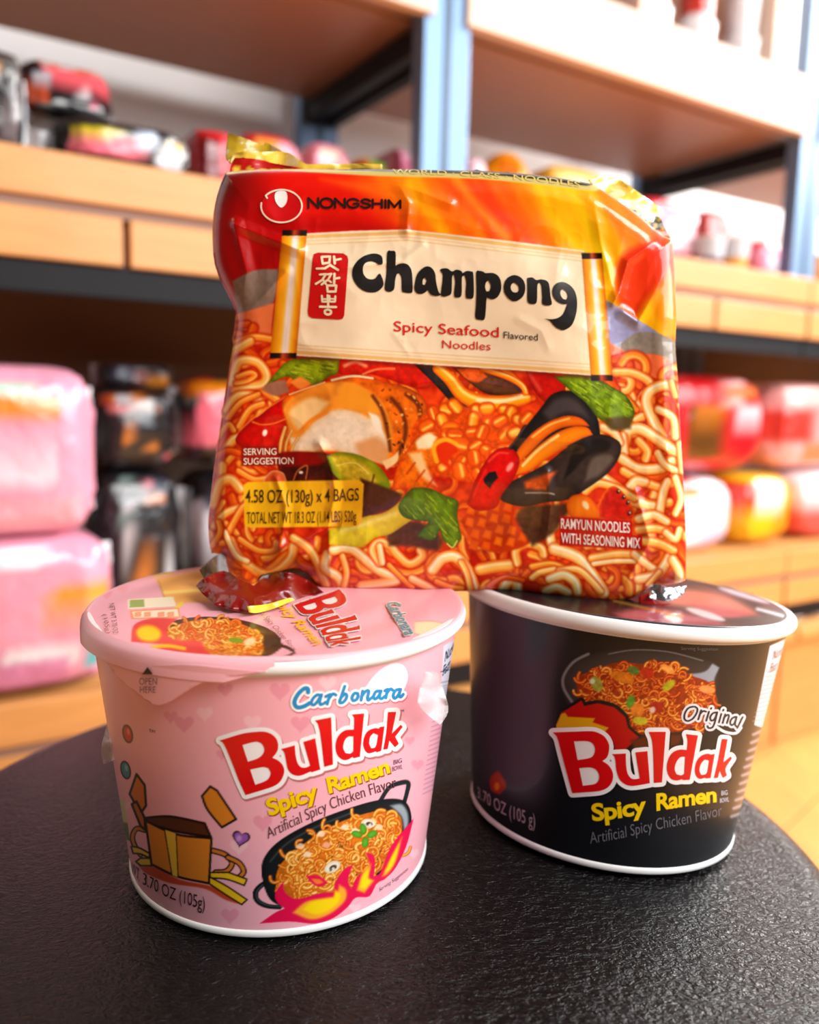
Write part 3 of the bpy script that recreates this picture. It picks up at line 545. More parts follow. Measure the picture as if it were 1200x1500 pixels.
def paint_pink():
    cv = Canvas(96, 820, 706, 1396, 1.3, (243, 172, 184))
    r = random.Random(2)
    for x, y, s, t in ((410, 1012, 16, 0), (440, 1060, 15, 0), (300, 1045, 13, 1), (370, 1058, 14, 1), (330, 1010, 12, 0), (270, 1060, 15, 0), (325, 1105, 9, 0), (385, 1205, 15, 0), (350, 1240, 14, 1), (337, 1341, 14, 0), (250, 1050, 11, 0), (600, 1085, 8, 0), (606, 1250, 9, 1),
                       (590, 1200, 9, 0), (612, 1120, 10, 0), (520, 1330, 9, 1), (230, 1330, 11, 1), (480, 1000, 14, 1), (575, 1010, 9, 0), (160, 1120, 8, 0), (185, 1180, 8, 1), (445, 1120, 10, 0), (640, 1150, 7, 0)):
        heart(cv, x, y, s, (230, 142, 162) if t == 0 else (248, 198, 206), soft=1.2, a=.75)
    # whipped cream dollop
    cv.poly([(530, 1012), (548, 988), (566, 974), (582, 970), (594, 976), (599, 990), (596, 1004), (590, 1012), (560, 1020)], (244, 242, 246), edge=(240, 120, 150), ew=1.1)
    for q in ([(552, 1004), (566, 988), (584, 984), (594, 992)], [(560, 1010), (574, 996), (590, 998)]): cv.stroke(q, 2.4, (214, 212, 224), soft=1.4, a=.7)
    # pan
    cv.stroke([(558, 1172), (570, 1154), (586, 1147), (598, 1147), (596, 1162), (592, 1176)], [6, 6, 7, 7, 6, 6], (26, 34, 38))
    cv.stroke([(406, 1294), (388, 1294), (375, 1306), (377, 1319), (391, 1327), (410, 1329)], [6, 7, 8, 8, 7, 6], (18, 22, 24), hi=(70, 80, 84))
    cv.poly([(392, 1312), (383, 1277), (389, 1253), (413, 1229), (461, 1203), (520, 1181), (560, 1171), (587, 1171), (599, 1181), (603, 1202), (598, 1226), (580, 1262), (545, 1292), (500, 1312), (440, 1326), (410, 1326)], (22, 26, 28), edge=(10, 12, 14), ew=4)
    cv.poly([(572, 1180), (588, 1178), (597, 1190), (598, 1208), (592, 1216), (588, 1196)], (150, 158, 166), soft=3); cv.stroke([(396, 1262), (420, 1236), (462, 1212), (512, 1192)], 2.4, (70, 78, 80), soft=1.5, a=.7)
    zone = [(404, 1288), (413, 1264), (440, 1240), (475, 1216), (509, 1200), (547, 1189), (573, 1188), (587, 1197), (589, 1219), (584, 1251), (547, 1283), (509, 1305), (467, 1312), (435, 1318), (412, 1308)]
    cv.poly(zone, (206, 104, 16), noise=.2, seed=4)
    tangle(cv, zone, 420, (3.4, 5.2), CARB, 5)
    for x, y, w, a in ((540, 1206, 11, .1), (487, 1270, 13, -.5)):
        cv.ell(x, y, w, w * .62, a, (240, 228, 206), edge=(206, 180, 140), ew=2); cv.ell(x + 1, y + 1, w * .45, w * .28, a, (70, 56, 46)); cv.ell(x + 2, y + 4, 2.5, 4, a, (226, 210, 186))
    for x, y in ((505, 1212), (470, 1222), (450, 1252), (478, 1238), (520, 1218), (555, 1212), (440, 1240)):
        cv.poly([(x - 7, y + 2), (x - 1, y - 5), (x + 7, y - 2), (x + 3, y + 4)], r.choice([(252, 226, 190), (244, 170, 140), (250, 214, 170)]), soft=1.2, a=.85)
    for x, y, a in ((523, 1222, .3), (532, 1214, 1.4), (545, 1222, 2.6), (535, 1234, 1.7)): cv.ell(x, y, 8, 5, a, (92, 172, 38), edge=(56, 120, 20), ew=2)
    for _ in range(30):
        x, y = r.uniform(420, 580), r.uniform(1205, 1300)
        if Canvas.sd(np.array([[x]]), np.array([[y]]), np.array(zone, float))[0, 0] < -4: cv.ell(x, y, 1.6, 1, r.uniform(0, 3), (60, 70, 20), soft=.5)
    # flames
    fl = [(380, 1353), (403, 1337), (417, 1331), (405, 1320), (404, 1307), (416, 1290), (417, 1306), (435, 1317), (467, 1309), (489, 1307), (492, 1291), (505, 1273), (517, 1267), (510, 1288), (515, 1302), (523, 1285), (541, 1268), (536, 1248), (548, 1254), (549, 1272), (547, 1284), (558, 1277), (573, 1240), (606, 1199), (595, 1240), (579, 1272), (563, 1288), (552, 1294), (541, 1313), (521, 1315), (509, 1329), (488, 1345), (461, 1353), (424, 1350)]
    cv.poly(fl, (226, 12, 72), soft=.7); cv.poly([(448, 1283), (467, 1283), (481, 1293), (468, 1299), (456, 1293)], (226, 12, 72)); cv.poly([(456, 1287), (468, 1288), (474, 1293), (464, 1295)], (244, 120, 40), soft=1.5)
    for q in ([(429, 1337), (448, 1321), (472, 1316), (494, 1313), (497, 1296), (507, 1304), (505, 1320), (483, 1339), (456, 1347)], [(523, 1304), (531, 1279), (544, 1265), (540, 1285), (548, 1290), (534, 1308)], [(560, 1284), (573, 1256), (589, 1226), (580, 1261), (568, 1280)]):
        cv.poly(q, (250, 166, 40), soft=3); cv.poly([(np.mean([p[0] for p in q]) * .3 + p[0] * .7, np.mean([p[1] for p in q]) * .3 + p[1] * .7) for p in q], (252, 212, 10), soft=3)
    # parcel box with ribbons, little hearts (the bird that sits in it is left out)
    K = (30, 14, 10)
    def inked(pts, col, w=3.2, sm=1, **k):
        cv.poly(pts, col, sm=sm, **k); cv.stroke(list(pts) + [pts[0]], w, K, keep=20)
    cv.poly([(205, 1270), (228, 1270), (262, 1288), (310, 1298), (336, 1310), (356, 1326), (330, 1318), (300, 1302), (250, 1294), (215, 1280)], (196, 70, 40), soft=1.5)
    cv.stroke([(212, 1216), (200, 1214), (194, 1226), (198, 1240), (206, 1252)], 8, K); cv.stroke([(212, 1216), (200, 1214), (194, 1226), (198, 1240), (206, 1252)], 4.5, (206, 122, 40))
    inked([(192, 1240), (204, 1242), (219, 1250), (219, 1257), (206, 1251), (195, 1250)], (232, 186, 40), 2.2); inked([(199, 1262), (206, 1257), (222, 1257), (223, 1268), (206, 1268)], (232, 186, 40), 2.2)
    for q in ([(312, 1246), (330, 1252), (340, 1264), (332, 1276), (316, 1278)], [(334, 1256), (350, 1264), (357, 1276), (352, 1284)]): cv.stroke(q, 9, K); cv.stroke(q, 5, (206, 122, 40))
    inked([(308, 1278), (335, 1278), (362, 1288), (358, 1297), (332, 1288), (308, 1286)], (236, 190, 30), 2.2); inked([(306, 1284), (332, 1298), (362, 1318), (354, 1325), (330, 1310), (306, 1294)], (236, 190, 30), 2.2)
    inked([(296, 1166), (308, 1152), (318, 1158), (346, 1200), (325, 1212), (304, 1186)], (218, 130, 36)); inked([(190, 1163), (200, 1134), (212, 1150), (214, 1180), (206, 1192)], (206, 116, 40)); inked([(193, 1178), (200, 1174), (212, 1198), (213, 1216), (206, 1210)], (186, 96, 36))
    inked([(214, 1198), (250, 1196), (300, 1206), (309, 1226), (258, 1218), (216, 1206)], (88, 44, 24))
    inked([(213, 1202), (258, 1222), (310, 1228), (306, 1294), (260, 1284), (222, 1266)], (222, 132, 40)); cv.poly([(241, 1215), (258, 1221), (261, 1285), (252, 1282)], (236, 186, 60), sm=1)
    cv.stroke([(241, 1215), (252, 1282)], 1.4, K); cv.stroke([(258, 1221), (261, 1285)], 1.4, K)
    heart(cv, 353, 1228, 14, K, .2); heart(cv, 353, 1228, 11.5, (150, 84, 170), .2); cv.ell(350, 1228, 4, 5, .4, (196, 140, 204), soft=2.5)
    for x, y, c in ((187, 1075, (206, 36, 40)), (184, 1128, (60, 130, 150))): cv.ell(x, y, 7.5, 14, -.22, K); cv.ell(x, y, 5.6, 11.6, -.22, c); cv.ell(x + 1, y - 3, 2, 5, -.2, (236, 130, 130) if c[0] > 100 else (130, 190, 200), soft=1.5)
    # green and white recycling panel at the far left, ink panel at the right
    cv.poly([(168, 1168), (182, 1172), (190, 1232), (176, 1226)], (206, 198, 150), sm=1); cv.poly([(171, 1200), (187, 1206), (190, 1232), (176, 1226)], (96, 120, 60), sm=1)
    cv.poly([(650, 946), (690, 924), (690, 1012), (645, 1028)], (206, 208, 224), sm=1); cv.stroke([(646, 984), (690, 974)], 1.5, (70, 74, 100)); cv.stroke([(645, 1000), (690, 992)], 1., (110, 114, 140))
    for i in range(8): cv.stroke([(646, 1006 + i * 3.4), (668, 1000 + i * 3.4)], .9, (130, 134, 160))
    for i in range(16): cv.stroke([(633 - i * .9, 1058 + i * 7), (664 - i * 1.2, 1046 + i * 7)], 1.2, (150, 110, 160), a=.75)
    # ---- lid print
    cv.poly([(228, 848), (300, 834), (420, 830), (430, 866), (330, 880), (246, 884)], (246, 176, 90), sm=1, soft=2)
    cv.stroke([(240, 868), (330, 862), (420, 856)], 5, (250, 210, 110), soft=1.5); cv.stroke([(232, 850), (242, 880)], 2, (180, 120, 60), a=.7); cv.stroke([(226, 843), (250, 838)], 6, (246, 206, 60), soft=2); cv.stroke([(256, 893), (266, 884)], 6, (246, 206, 60), soft=2)
    cv.poly([(187, 878), (254, 874), (258, 888), (188, 892)], (246, 232, 200), sm=1); cv.poly([(190, 879), (211, 878), (212, 889), (190, 890)], (150, 170, 90), sm=1); cv.poly([(190, 894), (262, 890), (265, 905), (192, 907)], (240, 150, 110), sm=1); cv.poly([(194, 896), (260, 892), (262, 903), (196, 905)], (250, 228, 196), sm=1)
    for x in (202, 216, 236, 250): cv.poly([(x - 5, 897), (x + 5, 896), (x + 5, 903), (x - 5, 904)], (240, 160, 120), sm=1)
    cv.ell(322, 936, 92, 32, .08, (58, 44, 40), edge=(30, 24, 22), ew=3); cv.stroke([(400, 946), (412, 946), (424, 950), (430, 956), (420, 962), (396, 965)], 4.5, (40, 30, 30))
    zl = [(250, 920), (290, 908), (340, 910), (378, 926), (384, 944), (372, 960), (340, 968), (300, 968), (262, 960), (246, 940)]
    cv.poly(zl, (226, 110, 30), noise=.2, seed=9); tangle(cv, zl, 240, (3, 4.4), CARB + [((236, 96, 26), (190, 60, 10), (250, 150, 60))], 8, 5)
    cv.ell(346, 938, 11, 4, .1, (120, 150, 30)); cv.ell(366, 940, 9, 6, -.4, (250, 206, 150), soft=2)
    cv.poly([(192, 940), (196, 916), (222, 906), (260, 906), (246, 920), (252, 936), (294, 940), (300, 950), (320, 972), (260, 972), (236, 962), (212, 950), (240, 944)], (228, 62, 60), soft=1.5)
    cv.ell(218, 928, 18, 12, .1, (252, 200, 10), soft=4); cv.stroke([(224, 948), (246, 946), (270, 950)], 5, (250, 190, 20), soft=2); cv.stroke([(238, 963), (262, 967), (300, 969)], 5, (250, 190, 20), soft=2)
    heart(cv, 520, 938, 8, (240, 140, 160), soft=1.5, a=.7); heart(cv, 440, 962, 10, (240, 150, 170), soft=1.5, a=.6); heart(cv, 180, 862, 9, (240, 150, 160), soft=1.5, a=.6); heart(cv, 156, 870, 9, (238, 130, 150), soft=1.5, a=.5)
    cv.poly([(606, 910), (630, 909), (650, 913), (652, 921), (640, 929), (618, 931), (606, 928)], (246, 214, 170), edge=(240, 120, 130), ew=1.)
    cv.poly([(608, 936), (618, 934), (617, 939)], (220, 30, 60), sm=1)
    return cv

def paint_black():
    cv = Canvas(664, 836, 1186, 1300, 1.3, (18, 19, 24))
    # dim violet spotlight printed behind where the bird stands, small flame
    cv.poly([(700, 880), (770, 900), (800, 1000), (812, 1090), (800, 1160), (776, 1180), (730, 1172), (700, 1130), (690, 1000)], (58, 46, 62), soft=22, a=.85)
    cv.poly([(718, 1140), (730, 1128), (742, 1150), (732, 1164), (720, 1158)], (170, 40, 20), soft=2); cv.ell(728, 1152, 4, 6, 0, (226, 120, 20), soft=2)
    # pan with noodles
    cv.poly([(822, 1000), (828, 984), (846, 966), (884, 954), (930, 950), (980, 954), (1026, 964), (1052, 976), (1050, 1010), (1030, 1060), (960, 1080), (880, 1076), (836, 1040)], (56, 50, 50), edge=(30, 28, 30), ew=8, soft=1.2)
    cv.stroke([(838, 1028), (826, 1008), (826, 990), (840, 970), (862, 958)], 4, (128, 124, 126), soft=1.4); cv.stroke([(892, 958), (930, 952), (980, 955), (1030, 968)], 1.6, (120, 116, 118), soft=1)
    cv.poly([(1004, 988), (1032, 984), (1044, 972), (1054, 978), (1046, 1000), (1050, 1040), (1038, 1010)], (150, 156, 170), soft=2)
    z = [(846, 996), (862, 984), (880, 978), (904, 970), (936, 972), (966, 974), (996, 980), (1014, 990), (1040, 1000), (1050, 1020), (1050, 1040), (1030, 1062), (990, 1072), (940, 1076), (880, 1060), (850, 1030)]
    cv.poly(z, (150, 44, 8), noise=.25, seed=2); tangle(cv, z, 420, (2.8, 4.6), ORIG, 3, 5)
    for x, y, w, h, a, c in ((874, 1002, 8, 12, -.5, (150, 160, 60)), (928, 982, 9, 6, .3, (70, 120, 40)), (980, 1004, 11, 6, -.7, (180, 180, 30)), (924, 1028, 6, 10, .3, (80, 150, 40)), (938, 1056, 11, 6, .1, (190, 190, 40)), (962, 1036, 9, 8, .3, (170, 30, 20)), (948, 986, 10, 8, .4, (176, 30, 14)), (912, 992, 18, 8, .3, (214, 120, 20)), (1036, 1010, 12, 6, .2, (240, 150, 80)), (978, 980, 12, 5, .5, (244, 160, 70)), (934, 1040, 10, 10, 0, (226, 130, 40))):
        cv.ell(x, y, w, h, a, c, soft=1.4, a=.9, noise=.15)
    cv.ell(868, 998, 4, 4, 0, (210, 220, 180), soft=1.5); cv.ell(956, 1040, 4, 5, .4, (230, 190, 170), soft=1.5)
    # red and yellow flame splash outlined in black
    sp = [(822, 1044), (816, 1072), (880, 1120), (930, 1116), (914, 1100), (936, 1080), (920, 1066), (916, 1050), (900, 1036), (876, 1030), (856, 1034), (852, 1026), (836, 1036)]
    cv.stroke(sp + [sp[0]], 9, (14, 14, 18), keep=40); cv.poly(sp, (186, 8, 12), sm=1)
    cv.poly([(815, 1062), (822, 1046), (828, 1044), (832, 1050), (872, 1052), (868, 1058), (892, 1066), (884, 1074), (816, 1074)], (222, 162, 10), sm=1)
    cv.poly([(924, 1084), (960, 1076), (1000, 1076), (990, 1092), (930, 1100)], (96, 40, 20), soft=4)
    # nutrition panel at the right
    cv.poly([(1128, 946), (1160, 932), (1130, 1070), (1105, 1062)], (224, 218, 226), sm=1)
    for i in range(12): cv.stroke([(1120 - i * 1.9 + 4, 985 + i * 6.5), (1146 - i * 2, 980 + i * 6.5)], 1.2, (150, 146, 160))
    for i in range(11): cv.stroke([(1104 - i * 3.2, 1076 + i * 12), (1128 - i * 2.7, 1066 + i * 12)], 5, (176, 160, 166), soft=2, a=.85)
    # ---- lid print, its reds greyed to paint in the lid's sheen
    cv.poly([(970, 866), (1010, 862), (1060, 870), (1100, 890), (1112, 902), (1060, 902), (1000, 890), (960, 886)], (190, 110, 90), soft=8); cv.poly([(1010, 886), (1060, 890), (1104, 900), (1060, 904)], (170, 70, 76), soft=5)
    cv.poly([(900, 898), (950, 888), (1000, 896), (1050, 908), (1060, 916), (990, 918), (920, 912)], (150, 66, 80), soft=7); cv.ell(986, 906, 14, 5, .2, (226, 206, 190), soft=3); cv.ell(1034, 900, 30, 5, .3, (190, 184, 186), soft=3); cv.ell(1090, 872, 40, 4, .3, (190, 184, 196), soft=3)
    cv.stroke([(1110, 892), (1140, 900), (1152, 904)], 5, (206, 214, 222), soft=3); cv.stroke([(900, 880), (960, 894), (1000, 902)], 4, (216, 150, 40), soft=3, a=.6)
    return cv
# ---------------------------------------------------------------- shared materials
M_wall = mat('white_wall_paint', S(248, 248, 250), .9, noise=(3, .03)); M_floor = mat('floor_underlay', S(120, 84, 50), .7); M_plank = mat('light_oak_plank', S(222, 156, 84), .45, noise=(4, .12, (14, 1.5, 1)), coat=.1)
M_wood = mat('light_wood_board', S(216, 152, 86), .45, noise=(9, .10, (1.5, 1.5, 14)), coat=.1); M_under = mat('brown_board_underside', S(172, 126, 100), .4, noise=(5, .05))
M_groove = mat('shadow_gap_strip', S(150, 116, 100), .7); M_black = mat('black_steel', S(22, 23, 27), .55, spec=.2); M_post = mat('blue_grey_steel', S(112, 142, 176), .4, metal=.35); M_postd = mat('dark_slate_steel', S(62, 78, 96), .4, metal=.3)
M_pale = mat('pale_laminate', S(232, 206, 188), .55, spec=.3); M_panel = mat('brown_shade_panel', S(104, 84, 74), .8, noise=(4, .08))
M_print = mat('printed_paper', None, .32, attr='Col', spec=.3, coat=.2, coat_r=.12); M_film = mat('printed_film', None, .32, attr='Col', spec=.3, coat=.55, coat_r=.05, bump=('noise', 60, .12, .003))
M_ink = mat('film_ink', None, .32, attr='Col', coat=.55, coat_r=.1); M_goods = mat('goods_wrapper', None, .28, attr='Col', coat=.5, coat_r=.1, bump=('noise', 40, .35, .01))
M_card = mat('white_paper_cup', S(238, 236, 234), .4, coat=.2); M_leather = mat('black_leather', S(12, 9, 10), .3, spec=.36, bump=('voronoi', 640, 1., .00046), coat=.0)
M_gold = mat('gold_foil_film', None, .3, attr='Col', coat=.6, bump=('noise', 60, .3, .004)); M_clear = film_mat('clear_shrink_film', (.97, .96, .97, 1), .3)
M_foil = mat('silver_foil', S(206, 208, 214), .22, metal=.9, bump=('noise', 90, .6, .004)); M_chrome = mat('brushed_steel', S(150, 150, 152), .3, metal=1.)

# ---------------------------------------------------------------- shelving racks: front plane runs 58 degrees off the view axis
AD = math.radians(58); D = np.array([math.sin(AD), math.cos(AD), 0]); NF = np.array([math.cos(AD), -math.sin(AD), 0]); ZZ = np.array([0, 0, 1.])
Q0 = on_plane(np.array([642.]), np.array([500.]), (0, 1.09, 0), (0, 1, 0))[0]
def rk(s, d, z): return np.array([Q0[0], Q0[1], 0]) + D * s - NF * d + ZZ * z           # s along the rack, d behind its front
def rk_px(px, py, d=0.):
    P = on_plane(np.array([float(px)]), np.array([float(py)]), Q0 - NF * d, NF)[0]; return (P - Q0) @ D, P[2]
Z2 = (rk_px(0, 218)[1] + rk_px(1178, 410)[1]) / 2; Z1L = (rk_px(0, 1029)[1] + rk_px(144, 1002)[1]) / 2; Z1R = (rk_px(1040, 828)[1] + rk_px(1200, 787)[1]) / 2; Z3B = (rk_px(680, 25)[1] + rk_px(1140, 190)[1]) / 2
DEPTH = .39; BAY = .77
AX = np.stack([D, -NF, ZZ])
fl = box('floor', (0.3, 1.2, -.03), (7, 7, .04), M_floor, bev=0); tag(fl, kind='structure')
AP = math.radians(44); PD = np.array([math.sin(AP), math.cos(AP), 0]); PN = np.array([math.cos(AP), -math.sin(AP), 0])
for i in range(34):
    cpl = np.array([.45, .75, -.005]) + PN * (i - 17) * .13 + PD * (.21 * (i % 3) - .2)
    pl = box('floor_plank', cpl, (.1275, 4.4, .01), M_plank, fl, np.stack([PN, PD, ZZ]), bev=.001)
wc = rk(.6, DEPTH + .10, 1.4); wb = box('wall_back', wc, (6, .08, 2.8), M_wall, axes=AX, bev=0); tag(wb, kind='structure')
def rack(i, label):
    s0 = (i - 1) * BAY; Z1 = Z1L if i == 0 else Z1R; o = rk(s0 + BAY / 2, DEPTH / 2, 0); r = empty('shelf_rack', o, label, 'shelf')
    def b(name, s, d, z, L, W, Hh, m, **k): return box(name, rk(s, d, z), (L, W, Hh), m, r, AX, org=o, **k)
    for e in (0, 1):       # slotted angle uprights, front and back
        sp = s0 + (.018 if e == 0 else BAY - .018)
        for d, za, zb in ((.012, Z2 - .12, 2.0), (.24, 0., Z2 - .045), (DEPTH - .012, 0., 2.0)):
            b('upright', sp, d, (za + zb) / 2, .033, .028, zb - za, M_post); b('upright_flange', sp + (.0175 if e else -.0175) * .88, d + .002, (za + zb) / 2, .006, .034, zb - za, M_postd, bev=.0006)
        b('side_brace', sp, DEPTH / 2, Z2 - .085, .02, DEPTH - .06, .03, M_black); b('side_brace', sp, DEPTH / 2, Z3B - .02, .02, DEPTH - .06, .03, M_black)
    L = BAY - .07; sc = s0 + BAY / 2
    for z, nm in ((Z2, 'mid'), (Z1, 'low')):
        b('shelf_board', sc, DEPTH / 2, z - .022, BAY - .003, DEPTH - .06, .044, M_wood); b('shelf_edge', sc, -.012, z - .022, BAY - .003, .018, .044, M_wood); b('gap_strip', sc, -.009, z - .0495, BAY - .003, .012, .011, M_groove, bev=0)
        js = [s0] + [s for s in (-.398, .2, .52, 1.0, 1.3) if s0 + .08 < s < s0 + BAY - .08] + [s0 + BAY]
        for a, c in zip(js[:-1], js[1:]): b('fascia_board', (a + c) / 2, -.013, z - .0785, c - a - .008, .016, .047, M_wood)
        b('backing_strip', sc, -.003, z - .0785, BAY - .003, .004, .047, M_groove, bev=0); b('steel_beam', sc, -.008, z - .118, BAY - .003, .012, .032, M_black); b('steel_beam', sc, DEPTH - .02, z - .062, L, .02, .03, M_black)
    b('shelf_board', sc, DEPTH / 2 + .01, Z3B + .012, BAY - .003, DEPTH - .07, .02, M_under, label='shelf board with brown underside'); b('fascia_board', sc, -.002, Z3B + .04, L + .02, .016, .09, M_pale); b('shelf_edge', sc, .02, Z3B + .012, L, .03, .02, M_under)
    b('shade_panel', sc, DEPTH + .004, (Z1 + Z2) / 2 - .05, L + .05, .01, Z2 - Z1 - .07, M_panel, bev=0)  # brown sheet added for the shade on the wall below the middle shelf
    b('base_fascia', sc, -.012, (Z1 - .14) / 2, L + .06, .02, Z1 - .142, M_wood); b('base_lip', sc, -.03, Z1 - .15, L + .06, .05, .02, M_wood)
    return r
rack(0, 'shelf rack with blue-grey posts holding the black noodle bags on the left')
rack(1, 'shelf rack with blue-grey posts directly behind the noodle stack')
rack(2, 'farthest shelf rack continuing past the right edge')

# ---------------------------------------------------------------- stool
SC = np.array([-.018, .333, TOP]); SR = .200; KD = .28
def seat_z(r): return -KD * r * r
prof = [(0.0004, 0)] + [(r, seat_z(r)) for r in np.linspace(.01, .178, 40)]
z0 = seat_z(.178)
for a in np.linspace(8, 90, 12): prof.append((.178 + .022 * math.sin(math.radians(a)), z0 - .022 * (1 - math.cos(math.radians(a)))))
prof += [(SR, z0 - .05), (SR - .004, z0 - .062), (SR - .03, z0 - .066), (.0004, z0 - .066)]
stool = empty('round_stool', (SC[0], SC[1], 0), 'round stool with black pebbled leather seat carrying the noodle packs', 'stool')
V, F = lathe(prof, 160); V[:, 2] += TOP
mesh('leather_seat', V, F, M_leather, stool)
V, F = lathe([(.0004, TOP - .075), (.03, TOP - .075), (.03, TOP - .09), (.022, TOP - .1), (.022, .03), (.03, .026), (.16, .012), (.165, .006), (.165, 0), (.0004, 0)], 64); mesh('steel_pedestal', V, F, M_chrome, stool)
# ---------------------------------------------------------------- ramen cups
RT, RB, CH = .0700, .0569, .0989
class Cup:
    def __init__(s, loc, tx, ty):
        s.o = np.array(loc, float); cx, sx, cy, sy = math.cos(tx), math.sin(tx), math.cos(ty), math.sin(ty)
        s.R = np.array([[cy, 0, sy], [0, 1, 0], [-sy, 0, cy]]) @ np.array([[1, 0, 0], [0, cx, -sx], [0, sx, cx]])
    def w(s, P): return np.asarray(P) @ s.R.T + s.o
    r0, r1, z0, z1 = RB - .0003, .0668, .0030, .0945
    def rad(s, z): return s.r0 + (s.r1 - s.r0) * (z - s.z0) / (s.z1 - s.z0)
    def hit(s, px, py, off=0.):
        """first hit of pixel rays with the printed cone wall pushed out by off"""
        d = rays(px, py) @ s.R; c = (CAM - s.o) @ s.R; k = (s.r1 - s.r0) / (s.z1 - s.z0); b = s.r0 - k * s.z0 + off
        dx, dy, dz = d[..., 0], d[..., 1], d[..., 2]; g = b + k * c[2]
        A = dx * dx + dy * dy - (k * dz) ** 2; B = 2 * (c[0] * dx + c[1] * dy - g * k * dz); C = c[0] ** 2 + c[1] ** 2 - g * g
        q = B * B - 4 * A * C; t = np.where(q > 0, (-B - np.sqrt(np.maximum(q, 0))) / (2 * A), np.nan); return s.w(c + d * t[..., None])
    def hit_lid(s, px, py, off=0.):
        d = rays(px, py) @ s.R; c = (CAM - s.o) @ s.R; t = (CH + .0004 + off - c[2]) / d[..., 2]; return s.w(c + d * t[..., None])
    def build(s, root, cv, base, lidcol, lr):
        org = s.o; c = (CAM - s.o) @ s.R; ph = math.atan2(c[1], c[0])
        th = np.concatenate([np.linspace(-1.75, 1.75, 540), np.linspace(1.75, 2 * math.pi - 1.75, 50)[1:-1]]) + ph; nt_ = len(th)
        zs = np.linspace(s.z0, s.z1, 360); r = s.rad(zs)
        L = np.stack([r[:, None] * np.cos(th), r[:, None] * np.sin(th), np.repeat(zs[:, None], nt_, 1)], -1).reshape(-1, 3); W = s.w(L)
        x, y = project(W); col = cv.sample(x, y); fr = np.tile(np.abs(((th - ph + math.pi) % (2 * math.pi)) - math.pi) < 1.38, len(zs)); col[~fr] = C3(base)
        mesh('printed_wall', W, grid_faces(len(zs), nt_, True), M_print, root, col, True, org)
        V, F = lathe([(RB - .004, .0004), (RB - .0005, .0004), (RB + .0002, .001), (RB + .0002, .0026), (RB - .0002, .0032), (RB - .004, .0034)], 160); mesh('base_ring', s.w(V), F, M_card, root, None, True, org)
        p = [(.0664, .0925), (.0672, .0934)] + [(.0677 + .0023 * math.cos(a), .0964 + .0026 * math.sin(a)) for a in np.linspace(-1.3, 1.6, 12)] + [(.066, .0990), (.0645, .0988)]
        V, F = lathe(p, 200); mesh('rolled_rim', s.w(V), F, M_card, root, None, True, org)
        rr = np.concatenate([np.linspace(.0004, lr - .001, 150), [lr - .0004, lr]]); t2 = np.linspace(0, 2 * math.pi, 480, endpoint=False)
        zz = CH + .0004 + .0004 * np.sin(rr * 300)[:, None] * np.sin(3 * t2)[None] * (rr / .07)[:, None]; zz[-2:] -= np.array([[.0003], [.0009]])
        L = np.stack([rr[:, None] * np.cos(t2), rr[:, None] * np.sin(t2), zz], -1).reshape(-1, 3); W = s.w(L); x, y = project(W); col = cv.sample(x, y)
        edge = np.repeat(rr > lr - .002, len(t2)); col[edge] = C3(lidcol)
        mesh('paper_lid', W, grid_faces(len(rr), len(t2), True), M_print, root, col, True, org)

PINK = Cup((-.0471, .3033, TOP - .0002), .0156, -.0083); BLK = Cup((.0876, .3462, TOP - .0036), -.0404, .0621)
# ---- hand-lettered word in pink-cup pixels: each letter is outer outline followed by its holes
def sc_(P, ox, oy, k): return [(ox + x * k, oy + y * k) for x, y in P]
_a, _b = (310, 1040, 160 / 1200), (450, 1010, 160 / 1200)
WORD = [[sc_(p, *_a) for p in ([(90, 335), (300, 270), (400, 249), (480, 240), (580, 238), (660, 265), (715, 320), (733, 390), (720, 460), (670, 525), (740, 560), (790, 620), (798, 690), (760, 780), (690, 835), (560, 880), (375, 935), (300, 770), (230, 590), (160, 420), (125, 360)],
         [(340, 385), (480, 350), (550, 370), (580, 430), (560, 490), (500, 535), (400, 568)], [(425, 655), (560, 628), (625, 640), (650, 690), (630, 750), (580, 785), (480, 822)])],
        [sc_([(765, 428), (915, 388), (925, 500), (945, 580), (980, 625), (1030, 633), (1085, 612), (1010, 350), (1140, 310), (1195, 655), (1100, 685), (1090, 675), (1000, 715), (940, 722), (880, 700), (840, 650), (820, 560), (800, 470)], *_a)],
        [sc_([(85, 340), (265, 305), (285, 825), (190, 850), (150, 520), (125, 400), (110, 365)], *_b)],
        [sc_(p, *_b) for p in ([(490, 275), (628, 262), (580, 740), (510, 755), (500, 740), (450, 770), (390, 770), (335, 720), (313, 640), (325, 550), (370, 480), (430, 445), (515, 440), (518, 330), (508, 295)], [(510, 515), (450, 520), (410, 570), (397, 640), (420, 695), (470, 705), (508, 680)])],
        [sc_(p, *_b) for p in ([(850, 405), (815, 675), (765, 690), (755, 680), (690, 700), (645, 680), (618, 610), (630, 520), (670, 455), (740, 425), (790, 430), (800, 412)], [(780, 500), (730, 480), (695, 520), (683, 590), (705, 645), (745, 640), (765, 600)])],
        [sc_([(890, 248), (980, 245), (932, 485), (1030, 388), (1050, 412), (968, 520), (1008, 595), (968, 635), (905, 560), (885, 655), (838, 660), (870, 480)], *_b)]]
WORD = [[spl(c, True, 4, 52) for c in g] for g in WORD]
def warp_word(fn): return [[fn(np.asarray(c)) for c in g] for g in WORD]
def word_shapes(W, wo, ws):
    red = join(*[tri_poly(g, 8.) for g in W]); hol = [c for g in W for c in g]
    filled = join(*[tri_poly([g[0]], 8.) for g in W])
    white = join(filled, *[ribbon(c, wo, True, sm=False) for g in W for c in g[:1]])
    sh = white[0] + np.array(ws); return red, white, (sh, white[1])
def strokes(L, ox, oy, k, wd, extra=0.):
    return join(*[ribbon(sc_(p, ox, oy, k), (wd if w is None else w) + extra, n=4) for p, w in L])

